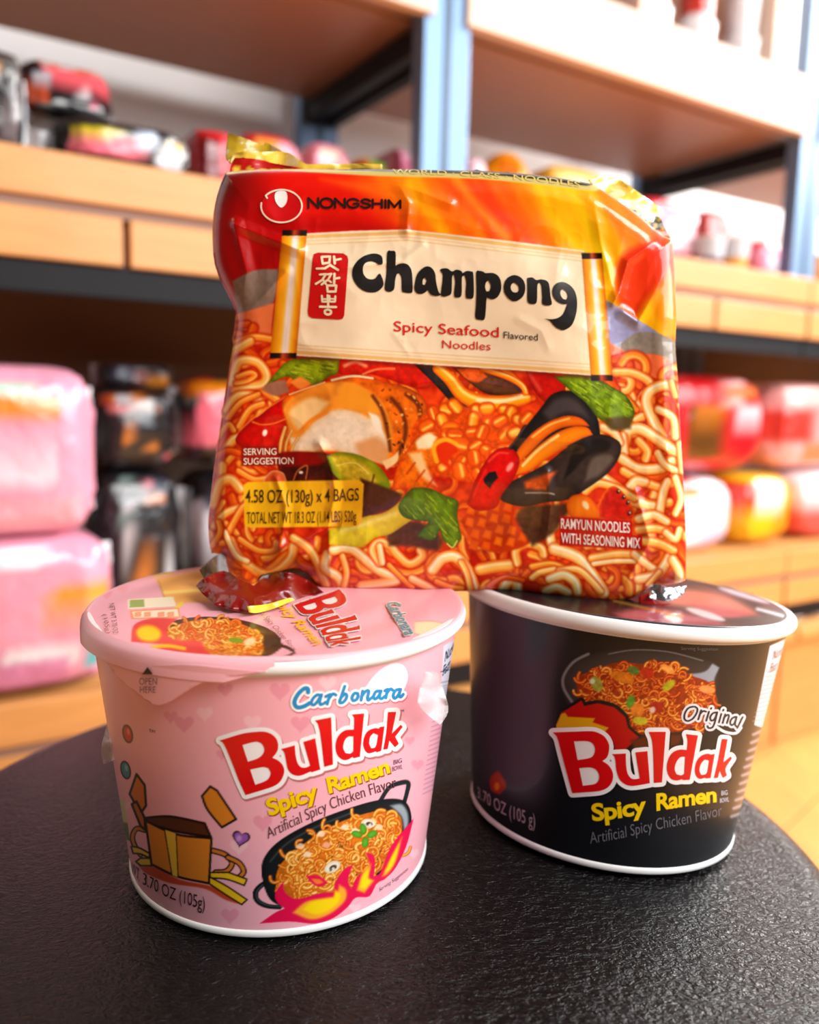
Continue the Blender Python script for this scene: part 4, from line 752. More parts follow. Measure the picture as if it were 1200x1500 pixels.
CARB_L = [(p, None) for p in ([(345, 335), (310, 332), (275, 368), (265, 402), (285, 415), (315, 388), (350, 330)], [(350, 330), (335, 385), (345, 412), (385, 392)], [(385, 345), (425, 328), (408, 370), (398, 408)], [(418, 355), (445, 322), (470, 332)],
          [(545, 258), (520, 335), (502, 390), (524, 396), (552, 370), (562, 335), (545, 322), (518, 350)], [(652, 318), (625, 318), (606, 350), (614, 378), (640, 372), (656, 345), (652, 318)], [(695, 298), (682, 376)], [(686, 345), (720, 300), (746, 300), (736, 350), (742, 376), (775, 350)],
          [(842, 298), (806, 303), (785, 345), (800, 366), (830, 338), (848, 298)], [(848, 298), (835, 345), (850, 363), (880, 342)], [(880, 296), (906, 284), (896, 320), (888, 356)], [(898, 316), (926, 281), (946, 292)],
          [(1002, 284), (970, 293), (950, 335), (965, 360), (995, 328), (1012, 284)], [(1012, 284), (1000, 330), (1012, 350), (1034, 326)])]
CARB_C = ([(238, 310), (235, 280), (205, 278), (160, 318), (128, 372), (126, 412), (152, 436), (200, 428), (250, 400)], None)
ORIG_L = [([(330, 232), (265, 252), (218, 325), (215, 400), (262, 425), (330, 390), (382, 310), (385, 255), (350, 232)], None), ([(440, 280), (400, 405)], None), ([(422, 335), (465, 292), (505, 300)], None), ([(545, 300), (508, 422)], None), ([(577, 250), (571, 262)], None),
          ([(655, 308), (600, 320), (562, 372), (575, 420), (620, 400), (655, 310)], None), ([(655, 310), (625, 440), (590, 512), (540, 520), (525, 495)], None), ([(712, 330), (680, 445)], None), ([(742, 272), (736, 285)], None), ([(765, 335), (730, 455)], None), ([(745, 385), (790, 345), (815, 358), (788, 455)], None),
          ([(910, 368), (860, 388), (832, 442), (848, 482), (890, 455), (918, 372)], None), ([(918, 372), (898, 468), (915, 500)], None), ([(1002, 372), (928, 520)], None)]

def cup_print(cup, root, word, pink):
    o = cup.o; put = lambda nm, sh, col, off, label=None: decal(nm, root, o, cup.hit, sh, col, M_print, off, label)
    red, white, shadow = word
    put('brand_shadow', shadow, (190, 110, 110) if pink else (12, 12, 18), .00008); put('brand_border', white, (246, 240, 240), .00016); put('brand_lettering', red, (214, 4, 14), .00026, 'red lettering')
def surf_text(root, cup, body, px, py, cap, col):
    """lettering that runs on round the cup from a pixel"""
    V, F = text2d(body, .01); L = (cup.hit(np.array([float(px)]), np.array([float(py)]))[0] - cup.o) @ cup.R; t0 = math.atan2(L[1], L[0]); z = L[2] + V[:, 1] * cap; r = cup.rad(z) + .0003; t = t0 + (V[:, 0] - V[:, 0].min()) * cap * .9 / r
    mesh('nutrition_lettering', cup.w(np.stack([r * np.cos(t), r * np.sin(t), z], 1)), F, M_print, root, C3(col), True, cup.o)
# ---- pink cup
pink = empty('ramen_cup', PINK.o, 'pink carbonara ramen cup with pull tab lid under the noodle bag', 'ramen cup', 'ramen cups on the stool')
cvp = paint_pink(); PINK.build(pink, cvp, (243, 172, 184), (244, 184, 192), .0694)
cup_print(PINK, pink, word_shapes(WORD, 12.5, (2, 3)), True)
pp = lambda nm, sh, col, off=.0002, label=None, hit=None: decal(nm, pink, PINK.o, hit or PINK.hit, sh, col, M_print, off, label)
k7 = (410, 960, .175)
cs = join(strokes(CARB_L, *k7, 4.4), strokes([CARB_C], *k7, 6.)); cw = join(strokes(CARB_L, *k7, 4.4, 7.), strokes([CARB_C], *k7, 6., 7.))
pp('flavour_shadow', (cw[0] + (1, 2), cw[1]), (226, 110, 130), .00008); pp('flavour_border', cw, (250, 248, 248), .00016); pp('flavour_lettering', cs, (0, 140, 196), .00026, 'blue script lettering')
sr = join(text_px('Spicy', [(394, 1195), (432, 1181), (468, 1168)], (24, 23), (-.27, -1), .032, 0., .95), text_px('Ramen', [(482, 1162), (526, 1147), (572, 1131)], (23, 21), (-.2, -1), .032, 0., .95))
pp('noodle_shadow', (sr[0] + (1.6, 1.8), sr[1]), (150, 80, 20), .00012); pp('noodle_lettering', sr, (246, 200, 0), .0002)
pp('description_lettering', text_px('Artificial Spicy Chicken Flavor', [(393, 1229), (445, 1204), (495, 1182), (540, 1166), (582, 1153)], (17, 17), (-.22, -1), -.006), (90, 56, 60))
pp('size_lettering', join(text_px('BIG', [(577, 1120), (589, 1117)], 7, (0, -1)), text_px('BOWL', [(575, 1130), (590, 1126)], 7, (0, -1))), (90, 60, 90))
pp('serving_lettering', text_px('Serving Suggestion', [(556, 1306), (578, 1291), (598, 1275)], 5.5, (-.1, -1), -.01, .2), (110, 60, 80))
pp('weight_lettering', text_px('NET WT.', [(182, 1262), (190, 1276), (204, 1291)], (16, 18), (.05, -1), -.004), (50, 20, 20)); pp('weight_lettering', text_px('3.70 OZ (105g)', [(209, 1295), (249, 1316), (300, 1333)], (18, 20), (.03, -1), -.002), (50, 20, 20))
pp('trademark_lettering', join(text_px('TM', [(218, 1072), (227, 1074)], 4.5), text_px('TM', [(586, 1044), (592, 1043)], 4)), (90, 40, 50))
surf_text(pink, PINK, 'Nutrition', 651, 969, .0042, (60, 64, 96)); surf_text(pink, PINK, 'Facts', 648, 990, .0042, (60, 64, 96))
# lid print: the same word turned to face the right, partly under the bag
def lid_word(P):
    a, b, c, d = [np.array(q, float) for q in ((432, 874), (499, 946), (573, 930), (500, 862))]
    u = (P[:, :1] - 322) / 270; v = (1165 - P[:, 1:] - (P[:, :1] - 322) * .33) / 85; return a * (1 - u) * (1 - v) + b * u * (1 - v) + c * u * v + d * (1 - u) * v
lr, lw, ls = word_shapes(warp_word(lid_word), 4.2, (1, 1)); HL = PINK.hit_lid
pp('lid_brand_border', lw, (246, 232, 228), .0005, hit=HL); pp('lid_brand_lettering', lr, (206, 20, 26), .0006, hit=HL)
def lid_text(body, a, b, c, d, bold=0., shear=0.):
    V, F = text2d(body, bold, shear); u = (V[:, :1] - V[:, 0].min()) / np.ptp(V[:, 0]); v = V[:, 1:]; a, b, c, d = [np.array(q, float) for q in (a, b, c, d)]
    return a * (1 - u) * (1 - v) + b * u * (1 - v) + c * u * v + d * (1 - u) * v, F
pp('lid_noodle_lettering', lid_text('Spicy Ramen', (398, 880), (462, 945), (478, 941), (416, 878), .02), (240, 186, 20), .0005, hit=HL)
pp('lid_description_lettering', lid_text('Artificial Spicy Chicken Flavor', (366, 882), (430, 953), (438, 951), (376, 880), -.01), (110, 60, 50), .0005, hit=HL)
lc = lid_text('Carbonara', (566, 884), (594, 931), (612, 926), (584, 880), .01, .25)
pp('lid_flavour_border', join(lc, outline_of(*lc, 3.4)), (250, 232, 216), .0005, hit=HL); pp('lid_flavour_lettering', lc, (80, 150, 170), .0006, hit=HL)
pp('lid_weight_lettering', join(lid_text('NET WT 3.70 OZ', (160, 884), (166, 928), (174, 927), (168, 883), -.01), lid_text('(105g)', (150, 900), (156, 928), (163, 927), (157, 899), -.01)), (120, 70, 60), .0005, hit=HL)
# pull tab folded down over the rim
tabo = spl([(150, 962), (180, 972), (220, 975), (280, 974), (340, 980), (392, 984), (360, 988), (318, 994), (288, 1004), (262, 1020), (246, 1030), (229, 1033), (212, 1025), (196, 1012), (172, 992)], True, 4, 60)
tv, tf = tri_poly([tabo], 6.)
tab = pp('pull_tab', (tv, tf), (244, 176, 184), .0042, 'pink tab marked open here'); sol = tab.modifiers.new('paper', 'SOLIDIFY'); sol.thickness = .0005; sol.offset = -1
e_ = (PINK.hit_lid(np.array([109., 400.]), np.array([898., 990.])) - PINK.o) @ PINK.R; ta, tb = np.arctan2(e_[:, 1], e_[:, 0])
tt = np.linspace(ta, tb, 60); tt = tt if abs(ta - tb) < math.pi else np.linspace(ta % (2 * math.pi), tb % (2 * math.pi), 60); fade = np.clip(np.minimum(np.arange(60), 59 - np.arange(60)) / 9., 0, 1)
pr = np.array([(.0678, .0998), (.0700, .0989), (.0708, .0975), (.0711, .0955), (.0711, .0928)]); pf = np.array([(.0678, .0997), (.0694, .0992), (.0697, .0985), (.0698, .0978), (.0698, .0970)])
prl = pf[:, None] + (pr - pf)[:, None] * fade[None, :, None]; fo = np.stack([prl[..., 0] * np.cos(tt), prl[..., 0] * np.sin(tt), prl[..., 1]], -1).reshape(-1, 3)
mesh('lid_fold', PINK.w(fo), grid_faces(5, 60), M_print, pink, C3((244, 178, 186)), True, PINK.o)
tl = join(tri_poly([[(216, 977), (208, 988), (224, 988)]], 0), text_px('OPEN', [(204, 1003), (230, 1003)], 10.5, bold=-.005), text_px('HERE', [(205, 1015), (228, 1015)], 10, bold=-.005))
t_ = decal('tab_lettering', tab, PINK.o, PINK.hit, tl, (44, 26, 22), M_print, .0049)
# crumpled ends of clear shrink film
crumpled('shrink_film_end', pink, PINK.o, [(163, 1030), (172, 1046), (184, 1084), (190, 1108), (172, 1112), (152, 1119), (148, 1098), (155, 1066)], [(163, 1030, .276), (190, 1108, .260), (150, 1105, .272), (155, 1066, .274), (184, 1084, .261)], (250, 250, 250), M_clear, amp=.0022, seed=21, cell=4., label='loose wrinkled end of clear shrink film')
crumpled('shrink_film_end', pink, PINK.o, [(622, 984), (642, 986), (652, 1016), (657, 1042), (645, 1062), (630, 1050), (612, 1030)], [(622, 984, .2505), (612, 1030, .2445), (645, 1062, .2545), (657, 1042, .266), (652, 1010, .264)], (250, 250, 250), M_clear, amp=.0016, seed=22, cell=4., label='loose wrinkled end of clear shrink film')
# ---- black cup
black = empty('ramen_cup', BLK.o, 'black original ramen cup with white rim under the noodle bag', 'ramen cup', 'ramen cups on the stool')
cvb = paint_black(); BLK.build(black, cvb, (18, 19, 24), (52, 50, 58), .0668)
bp_ = lambda nm, sh, col, off=.0002, label=None: decal(nm, black, BLK.o, BLK.hit, sh, col, M_print, off, label)
_e, _f = (800, 1040, 160 / 1200), (930, 1040, 160 / 1200)
WORD_B = [[sc_(p, *_e) for p in ([(75, 245), (300, 238), (480, 232), (560, 245), (640, 290), (690, 370), (692, 450), (670, 520), (622, 562), (690, 610), (735, 690), (730, 780), (680, 850), (590, 890), (430, 905), (290, 915), (230, 700), (165, 460), (125, 310)], [(308, 345), (440, 342), (510, 365), (540, 430), (520, 500), (470, 530), (348, 550)], [(365, 640), (480, 632), (550, 655), (585, 720), (575, 780), (530, 815), (405, 832)])],
          [sc_([(725, 485), (878, 478), (880, 590), (895, 690), (930, 745), (970, 760), (1032, 752), (985, 465), (1115, 452), (1142, 805), (1030, 825), (940, 835), (870, 815), (810, 760), (775, 660), (765, 560), (750, 510)], *_e)],
          [sc_([(155, 240), (342, 240), (300, 795), (212, 802), (205, 500), (190, 330)], *_f)],
          [sc_(p, *_f) for p in ([(565, 265), (695, 280), (605, 768), (530, 770), (520, 762), (460, 775), (400, 755), (362, 690), (355, 610), (380, 520), (430, 460), (500, 435), (575, 440), (582, 340)], [(555, 515), (500, 520), (455, 580), (440, 650), (460, 705), (510, 718), (545, 700)])],
          [sc_(p, *_f) for p in ([(880, 480), (835, 748), (780, 752), (770, 745), (720, 758), (680, 730), (662, 660), (680, 570), (730, 505), (800, 480), (840, 490)], [(818, 555), (770, 545), (730, 590), (712, 660), (730, 712), (775, 708), (800, 670)])],
          [sc_([(960, 318), (1022, 322), (975, 575), (1055, 510), (1070, 530), (1000, 640), (1015, 720), (970, 748), (935, 670), (915, 745), (870, 750), (915, 560)], *_f)]]
WORD_B = [[spl(c, True, 4, 52) for c in g] for g in WORD_B]
cup_print(BLK, black, word_shapes(WORD_B, 12.5, (2, 3)), False)
k8 = (980, 1010, .1083)
bp_('flavour_border', join(strokes(ORIG_L, *k8, 2.6, 6.5), ribbon([(1046, 1062), (1062, 1072), (1078, 1074), (1086, 1066)], 4)), (232, 226, 230), .00016); bp_('flavour_lettering', strokes(ORIG_L, *k8, 2.6), (36, 40, 48), .00026, 'dark script lettering')
bp_('noodle_lettering', join(text_px('Spicy', [(868, 1202), (905, 1198), (948, 1190)], (25, 25), (-.1, -1), .032, 0., .95), text_px('Ramen', [(962, 1187), (1006, 1180), (1050, 1174)], (25, 23), (-.02, -1), .032, 0., .95)), (248, 204, 0))
bp_('description_lettering', text_px('Artificial Spicy Chicken Flavor', [(865, 1236), (910, 1228), (960, 1216), (1010, 1206), (1058, 1194)], (18, 17), (-.08, -1), -.008), (112, 108, 114))
bp_('size_lettering', join(text_px('BIG', [(1057, 1165), (1066, 1164)], 7), text_px('BOWL', [(1055, 1176), (1068, 1174)], 7)), (206, 206, 220))
bp_('weight_lettering', text_px('NET WT.', [(683, 1144), (687, 1154), (694, 1164)], (15, 17), (.0, -1), -.004), (196, 176, 186)); bp_('weight_lettering', text_px('3.70 OZ (105 g)', [(699, 1168), (740, 1194), (784, 1212)], (17, 21), (.0, -1), -.002), (196, 176, 186))
bp_('serving_lettering', text_px('Serving Suggestion', [(998, 952), (1052, 953)], 5, bold=-.01), (110, 100, 100))
surf_text(black, BLK, 'Nutrition', 1131, 966, .0040, (110, 104, 124)); surf_text(black, BLK, 'Facts', 1127, 985, .0040, (110, 104, 124))
# ---------------------------------------------------------------- four-pack noodle bag standing on the two cups
YB, RR = .3185, .011
TOPE = [(330, 252), (360, 248), (420, 247), (480, 247), (560, 247), (640, 248), (720, 250), (800, 257), (868, 268)]
RIGHT = [(868, 268), (905, 292), (940, 318), (968, 342), (986, 350), (989, 400), (992, 460), (990, 505), (994, 560), (998, 640), (1003, 720), (1006, 800), (1005, 853)]
BOT = [(308, 812), (322, 811), (330, 818), (336, 838), (347, 853), (362, 859), (374, 855), (382, 844), (407, 838), (438, 833), (455, 845), (474, 866), (520, 867), (600, 868), (690, 867), (760, 868), (820, 876), (852, 883), (891, 883), (931, 875), (953, 860), (978, 858), (1005, 853)]
LEFT = [(330, 252), (320, 276), (312, 310), (310, 345), (313, 385), (324, 415), (340, 446), (346, 474), (338, 520), (328, 580), (319, 640), (310, 710), (304, 770), (308, 812)]
def to_xz(pts): p = np.array(pts, float); P = on_plane(p[:, 0], p[:, 1], (0, YB + RR * .8, 0), (0, 1, 0)); return P[:, [0, 2]]
def resample(P, n):
    L = np.concatenate([[0], np.cumsum(np.hypot(*np.diff(P, axis=0).T))]); s = np.linspace(0, L[-1], n); return np.column_stack([np.interp(s, L, P[:, i]) for i in range(2)])
NC, NR = 620, 560
eT, eB = [resample(spl(to_xz(p), False, 8, 55), NC) for p in (TOPE, BOT)]; eL, eR = [resample(spl(to_xz(p), False, 8, 55), NR) for p in (LEFT, RIGHT)]
a = np.linspace(0, 1, NC)[None, :, None]; b = np.linspace(0, 1, NR)[:, None, None]
XZ = (1 - b) * eT[None] + b * eB[None] + (1 - a) * eL[:, None] + a * eR[:, None] - ((1 - a) * (1 - b) * eT[0] + a * (1 - b) * eT[-1] + (1 - a) * b * eB[0] + a * b * eB[-1])
ring_xz = np.concatenate([eT[:-1], eR[:-1], eB[::-1][:-1], eL[::-1][:-1]])
# height map towards the camera over the front face
gx0, gz0, gx1, gz1 = ring_xz[:, 0].min() - .004, ring_xz[:, 1].min() - .004, ring_xz[:, 0].max() + .004, ring_xz[:, 1].max() + .004; GS = .0005
gw, gh = int((gx1 - gx0) / GS) + 2, int((gz1 - gz0) / GS) + 2
GX, GZ = np.meshgrid(gx0 + np.arange(gw) * GS, gz0 + np.arange(gh) * GS)
dist = -Canvas.sd(GX, GZ, ring_xz[::14])
HM = np.where(dist < RR, np.sqrt(np.maximum(RR ** 2 - np.maximum(RR - dist, 0) ** 2, 0)) - RR, 0.); HM[dist < 0] = -RR
inn = sstep(.002, .02, dist); mid = sstep(.02, .05, dist)
HM += .0035 * mid + .0016 * np.sin(GX * 70 + 1) * np.sin(GZ * 55) * inn
def ridged(cell, seed): n = cnoise(gh, gw, cell, seed); return 1 - np.abs(2 * n - 1)
HM += inn * (1 - .72 * mid) * (.0018 * (ridged(56, 1) - .5) + .0008 * (ridged(24, 2) - .5) + .0002 * (ridged(10, 3) - .5)) + mid * .00035 * (ridged(40, 4) - .5)
PXM, PYM = project(np.stack([GX, np.full_like(GX, YB), GZ], -1).reshape(-1, 3)); PXM = PXM.reshape(GX.shape); PYM = PYM.reshape(GX.shape)
def crease(pts, amp, wd):
    P = np.array(pts, float); d = np.full(PXM.shape, 1e9)
    for (ax, ay), (bx, by) in zip(P[:-1], P[1:]):
        ex, ey = bx - ax, by - ay; t = np.clip(((PXM - ax) * ex + (PYM - ay) * ey) / (ex * ex + ey * ey), 0, 1); d = np.minimum(d, np.hypot(PXM - ax - ex * t, PYM - ay - ey * t))
    global HM; HM = HM + amp * np.clip(1 - d / wd, 0, 1) ** 1.4 * inn
for pts, amp, wd in (([(850, 272), (905, 312), (966, 350)], .0022, 16), ([(966, 350), (918, 384), (905, 430), (896, 446)], .0018, 12), ([(984, 378), (958, 430), (934, 472), (912, 458)], .002, 14), ([(976, 352), (984, 420), (972, 500), (974, 580), (976, 660), (990, 740)], .003, 18),
                     ([(976, 660), (984, 700), (996, 760)], .0018, 10), ([(345, 330), (400, 352), (440, 368)], .0016, 14), ([(345, 330), (362, 400), (352, 452), (338, 500)], .0024, 16), ([(346, 474), (380, 440), (420, 400)], .0012, 14), ([(470, 650), (486, 680), (492, 720), (482, 770), (484, 850)], .0013, 13),
                     ([(484, 770), (440, 790), (412, 800)], .0016, 12), ([(412, 800), (400, 830), (384, 842)], .0028, 16), ([(405, 700), (420, 740), (412, 800)], .0012, 10), ([(430, 838), (470, 790), (486, 772)], -.0024, 14), ([(330, 650), (326, 720), (330, 790)], .0014, 10), ([(500, 395), (560, 388), (590, 384), (620, 360)], .0007, 9),
                     ([(596, 340), (600, 300), (584, 270)], .0012, 14), ([(760, 470), (790, 486), (800, 510)], .0003, 12), ([(590, 500), (578, 490), (600, 520)], .0002, 8), ([(800, 690), (806, 740), (800, 790)], .0009, 12), ([(612, 562), (680, 556), (760, 572)], .0007, 12),
                     ([(870, 300), (880, 360), (900, 440)], .0008, 14), ([(690, 610), (760, 640), (850, 650)], .0005, 16), ([(930, 720), (950, 790), (920, 850)], .0014, 14), ([(540, 262), (600, 276), (660, 300)], .0012, 14)): crease(pts, amp, wd)
def hmap(x, z):
    u = np.clip((x - gx0) / GS, 0, gw - 1.001); v = np.clip((z - gz0) / GS, 0, gh - 1.001); i, j = v.astype(int), u.astype(int); fy, fx = v - i, u - j
    return (HM[i, j] * (1 - fx) + HM[i, j + 1] * fx) * (1 - fy) + (HM[i + 1, j] * (1 - fx) + HM[i + 1, j + 1] * fx) * fy
def hit_bag(px, py, off=0.):
    d = rays(px, py); y = np.full(len(d), YB)
    for _ in range(5):
        P = CAM + d * (y / d[:, 1])[:, None]; y = YB - hmap(P[:, 0], P[:, 2]) - off
    return CAM + d * (y / d[:, 1])[:, None]
bag = empty('noodle_multipack', (0.01, YB + .05, TOP + .098), 'glossy orange seafood noodle four-pack bag balanced on the two cups', 'noodle pack'); BO = np.array(bag.location)
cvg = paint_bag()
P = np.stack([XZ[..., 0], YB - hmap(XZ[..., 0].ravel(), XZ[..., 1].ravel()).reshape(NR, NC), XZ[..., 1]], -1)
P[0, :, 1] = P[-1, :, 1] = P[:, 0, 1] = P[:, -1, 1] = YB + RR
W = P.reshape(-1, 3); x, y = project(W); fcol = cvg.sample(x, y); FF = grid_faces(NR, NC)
idx = np.arange(NR * NC).reshape(NR, NC); rg = np.concatenate([idx[0, :-1], idx[:-1, -1], idx[-1, ::-1][:-1], idx[::-1, 0][:-1]])
ctr = ring_xz.mean(0); nr_ = len(rg); Vs = [W]; Cs = [fcol]; Fs = [FF]; base = len(W); prev = rg; rs = np.random.RandomState(4)
wob = np.interp(np.arange(nr_), np.linspace(0, nr_, 90), rs.rand(90))
for k, (dy, gr) in enumerate(((.008, .0012), (.02, .0016), (.034, .0012), (.05, .0018), (.064, .0008), (.078, -.001), (.088, -.006), (.094, -.016))):
    v = ring_xz - ctr; L = np.hypot(*v.T)[:, None]; q = ctr + v / L * (L + gr + (wob[:, None] - .5) * .004 * (1 if k % 2 else -1)); q[:, 1] = np.maximum(q[:, 1], TOP + .0992)
    Vs.append(np.column_stack([q[:, 0], np.full(nr_, YB + RR + dy), q[:, 1]])); Cs.append(fcol[rg] * (1 - .04 * k) + C3((190, 30, 10)) * .04 * k)
    cur = base + k * nr_ + np.arange(nr_); Fs.append(np.stack([prev, np.roll(prev, -1), np.roll(cur, -1), cur], -1)); prev = cur
Vs.append(np.array([[ctr[0], YB + RR + .096, ctr[1]]])); Cs.append(np.array([C3((190, 30, 10))])); last = sum(map(len, Vs)) - 1
Fs.append(np.stack([prev, np.roll(prev, -1), np.full(nr_, last), np.full(nr_, last)], -1)[:, [0, 1, 2, 2]])
Fq = np.concatenate(Fs[:-1]); tri = Fs[-1][:, :3]; V_all = np.concatenate(Vs); C_all = np.concatenate(Cs)
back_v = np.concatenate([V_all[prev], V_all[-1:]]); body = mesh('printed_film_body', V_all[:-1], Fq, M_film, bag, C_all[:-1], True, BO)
n_ = len(prev); mesh('back_film', back_v, [(i, (i + 1) % n_, n_) for i in range(n_)], M_film, bag, C3((196, 36, 12)), True, BO)
def sheet(name, out, ctrl, col, m=None, **k): return crumpled(name, bag, BO, out, ctrl, col, m or M_film, **k)
yb = YB
sheet('seal_flap', [(334, 195), (330, 228), (337, 240), (388, 236), (418, 232), (414, 222), (400, 213), (390, 207), (386, 213), (360, 203)], [(334, 195, yb + .028), (337, 240, yb + .02), (415, 230, yb + .03), (390, 207, yb + .036)], (176, 140, 26), M_gold, seed=1, label='gold folded end seal')
sheet('seal_fold', [(345, 224), (337, 238), (352, 244), (398, 246), (450, 252), (560, 249), (560, 240), (470, 240), (448, 240), (434, 230), (415, 222), (380, 223)], [(345, 224, yb + .022), (337, 238, yb + .014), (450, 250, yb + .014), (415, 222, yb + .024), (560, 244, yb + .018)], (240, 196, 70), M_gold, seed=2)
sheet('red_fold', [(339, 240), (344, 231), (378, 233), (404, 240), (440, 246), (450, 257), (400, 258), (345, 256), (334, 262)], [(339, 238, yb + .010), (345, 256, yb + .009), (450, 254, yb + .011), (400, 240, yb + .012)], (196, 20, 16), seed=3, amp=.0008,
      colfn=lambda v: np.where((((v[:, 1] - (245 + (v[:, 0] - 340) * .04)) > 0) & (np.sin(v[:, 0] * .33) > -.5))[:, None], C3((230, 180, 50)), C3((190, 20, 16))))
sheet('seal_flap', [(862, 264), (880, 257), (906, 262), (922, 272), (944, 288), (967, 304), (965, 322), (944, 316), (906, 304), (884, 286)], [(862, 264, yb + .012), (906, 262, yb + .034), (967, 306, yb + .034), (900, 300, yb + .012)], (238, 190, 60), M_gold, seed=5, amp=.002, label='gold folded end seal')
sheet('side_fold', [(896, 296), (940, 310), (966, 318), (974, 334), (984, 350), (972, 360), (950, 346), (920, 318)], [(896, 296, yb + .014), (966, 318, yb + .03), (984, 350, yb + .018), (950, 346, yb + .009)], (40, 36, 26), seed=6, amp=.0012,
      colfn=lambda v: np.where((v[:, 1] > 338)[:, None], C3((222, 96, 50)), np.where((np.sin(v[:, 0] * .5 + v[:, 1] * .3) > .45)[:, None], C3((206, 170, 70)), C3((48, 42, 30)))))
# lower left: turned-under red corner, grey hem, yellow edge
sheet('corner_fold', [(287, 858), (300, 846), (328, 836), (350, 848), (372, 858), (392, 842), (420, 838), (452, 850), (474, 868), (440, 878), (400, 890), (364, 896), (340, 894), (317, 887), (298, 871)], [(287, 858, .300), (328, 836, .312), (392, 842, .320), (452, 850, .318), (474, 868, .307), (364, 896, .2775), (340, 892, .279), (317, 887, .282), (298, 871, .291), (420, 872, .300), (392, 884, .288), (376, 893, .2795)], (120, 8, 6), seed=7, amp=.0006, label='dark red turned-under corner')
sheet('grey_hem', [(329, 809), (313, 816), (292, 835), (300, 848), (316, 853), (326, 838), (338, 853), (352, 867), (370, 873), (383, 866), (391, 854), (394, 842), (383, 845), (376, 858), (364, 862), (347, 854), (335, 838)], [(329, 809, yb + .004), (292, 835, .314), (316, 853, .309), (370, 873, .300), (394, 842, .318), (352, 862, .304)], (128, 116, 104), seed=8, amp=.001, colfn=lambda v: np.where(((v[:, 0] < 322))[:, None], C3((96, 74, 56)), C3((150, 146, 146))))
sheet('yellow_edge', [(362, 888), (364, 897), (377, 898), (400, 892), (432, 879), (424, 876), (391, 885)], [(362, 890, .275), (400, 890, .2825), (432, 878, .295)], (240, 216, 60), M_gold, seed=9, amp=.0004)
sheet('foil_corner', [(953, 862), (951, 876), (978, 881), (1000, 872), (1006, 858), (978, 861), (960, 853)], [(953, 862, yb + .002), (951, 876, yb - .002), (1006, 858, yb + .008), (978, 881, yb - .002)], (210, 212, 218), M_foil, seed=10, amp=.0016, label='silver foil corner')
sheet('red_hem', [(936, 874), (952, 868), (962, 884), (985, 884), (958, 890), (936, 886)], [(936, 876, yb + .002), (985, 884, yb)], (190, 30, 30), seed=11, amp=.0006)
# ---- lettering on the film
bg = lambda nm, sh, col, off=.00025, label=None: decal(nm, bag, BO, hit_bag, sh, col, M_ink, off, label, 4.)
_m, _n = (500, 350, 1 / 6.), (680, 370, 1 / 6.)
CHAM = [[sc_([(365, 215), (360, 160), (330, 135), (280, 128), (210, 145), (150, 185), (110, 240), (97, 300), (110, 360), (150, 420), (210, 460), (280, 470), (330, 455), (368, 415), (370, 370), (345, 310), (325, 312), (300, 345), (260, 355), (220, 340), (195, 300), (192, 250), (215, 210), (260, 195), (300, 205), (330, 225), (350, 225)], *_m)],
        [sc_([(405, 120), (440, 105), (478, 118), (478, 235), (510, 218), (560, 215), (600, 240), (622, 300), (628, 455), (600, 475), (560, 470), (535, 455), (530, 340), (510, 300), (490, 310), (475, 360), (465, 440), (430, 465), (388, 450), (385, 400), (398, 300)], *_m)],
        [sc_(p, *_m) for p in ([(690, 280), (740, 243), (790, 250), (825, 300), (835, 380), (855, 460), (880, 490), (840, 502), (790, 490), (762, 450), (720, 480), (670, 478), (645, 440), (650, 380), (665, 320)], [(735, 340), (750, 365), (735, 405), (715, 400), (718, 360)])],
        [sc_([(880, 262), (930, 258), (975, 285), (1010, 270), (1050, 278), (1068, 300), (1100, 282), (1140, 285), (1162, 310), (1165, 500), (1130, 525), (1095, 505), (1100, 380), (1085, 320), (1062, 340), (1058, 490), (1025, 515), (993, 495), (1003, 380), (990, 310), (975, 340), (970, 470), (940, 500), (890, 505), (878, 480), (890, 380), (893, 310), (872, 280)], *_m)],
        [sc_(p, *_n) for p in ([(108, 175), (135, 160), (170, 168), (190, 180), (250, 178), (300, 205), (325, 260), (325, 330), (295, 390), (250, 410), (200, 395), (195, 440), (192, 500), (180, 585), (140, 592), (100, 570), (105, 470), (110, 330)], [(215, 245), (235, 285), (225, 335), (195, 340), (185, 300), (195, 260)])],
        [sc_(p, *_n) for p in ([(430, 198), (490, 212), (530, 260), (538, 330), (510, 395), (450, 428), (400, 410), (360, 360), (350, 300), (370, 235)], [(440, 265), (475, 290), (482, 330), (460, 350), (425, 342), (410, 310), (418, 280)])],
        [sc_([(555, 222), (600, 218), (635, 240), (680, 235), (730, 250), (750, 290), (760, 380), (772, 450), (740, 465), (690, 450), (688, 380), (680, 290), (665, 262), (645, 290), (640, 430), (605, 452), (560, 430), (558, 330)], *_n)],
        [sc_(p, *_n) for p in ([(850, 258), (905, 270), (955, 310), (985, 370), (995, 460), (980, 560), (945, 640), (880, 680), (830, 670), (790, 640), (755, 600), (705, 580), (770, 585), (830, 572), (870, 540), (890, 500), (908, 450), (870, 452), (820, 430), (785, 385), (778, 330), (800, 280)], [(870, 320), (900, 345), (912, 380), (900, 415), (870, 405), (848, 370), (850, 335)])]]
bg('brand_lettering', join(*[tri_poly([spl(c, True, 4, 75) for c in g], 7.) for g in CHAM]), (26, 20, 18), label='black brush lettering')
seal = [(466, 370), (503, 371), (509, 375), (510.5, 381), (504.5, 462), (502, 467), (497, 468), (458, 466), (452.5, 463), (451, 457), (458.4, 378), (460, 372)]
bg('seal_patch', tri_poly([seal], 7.), (200, 10, 8), .0002)
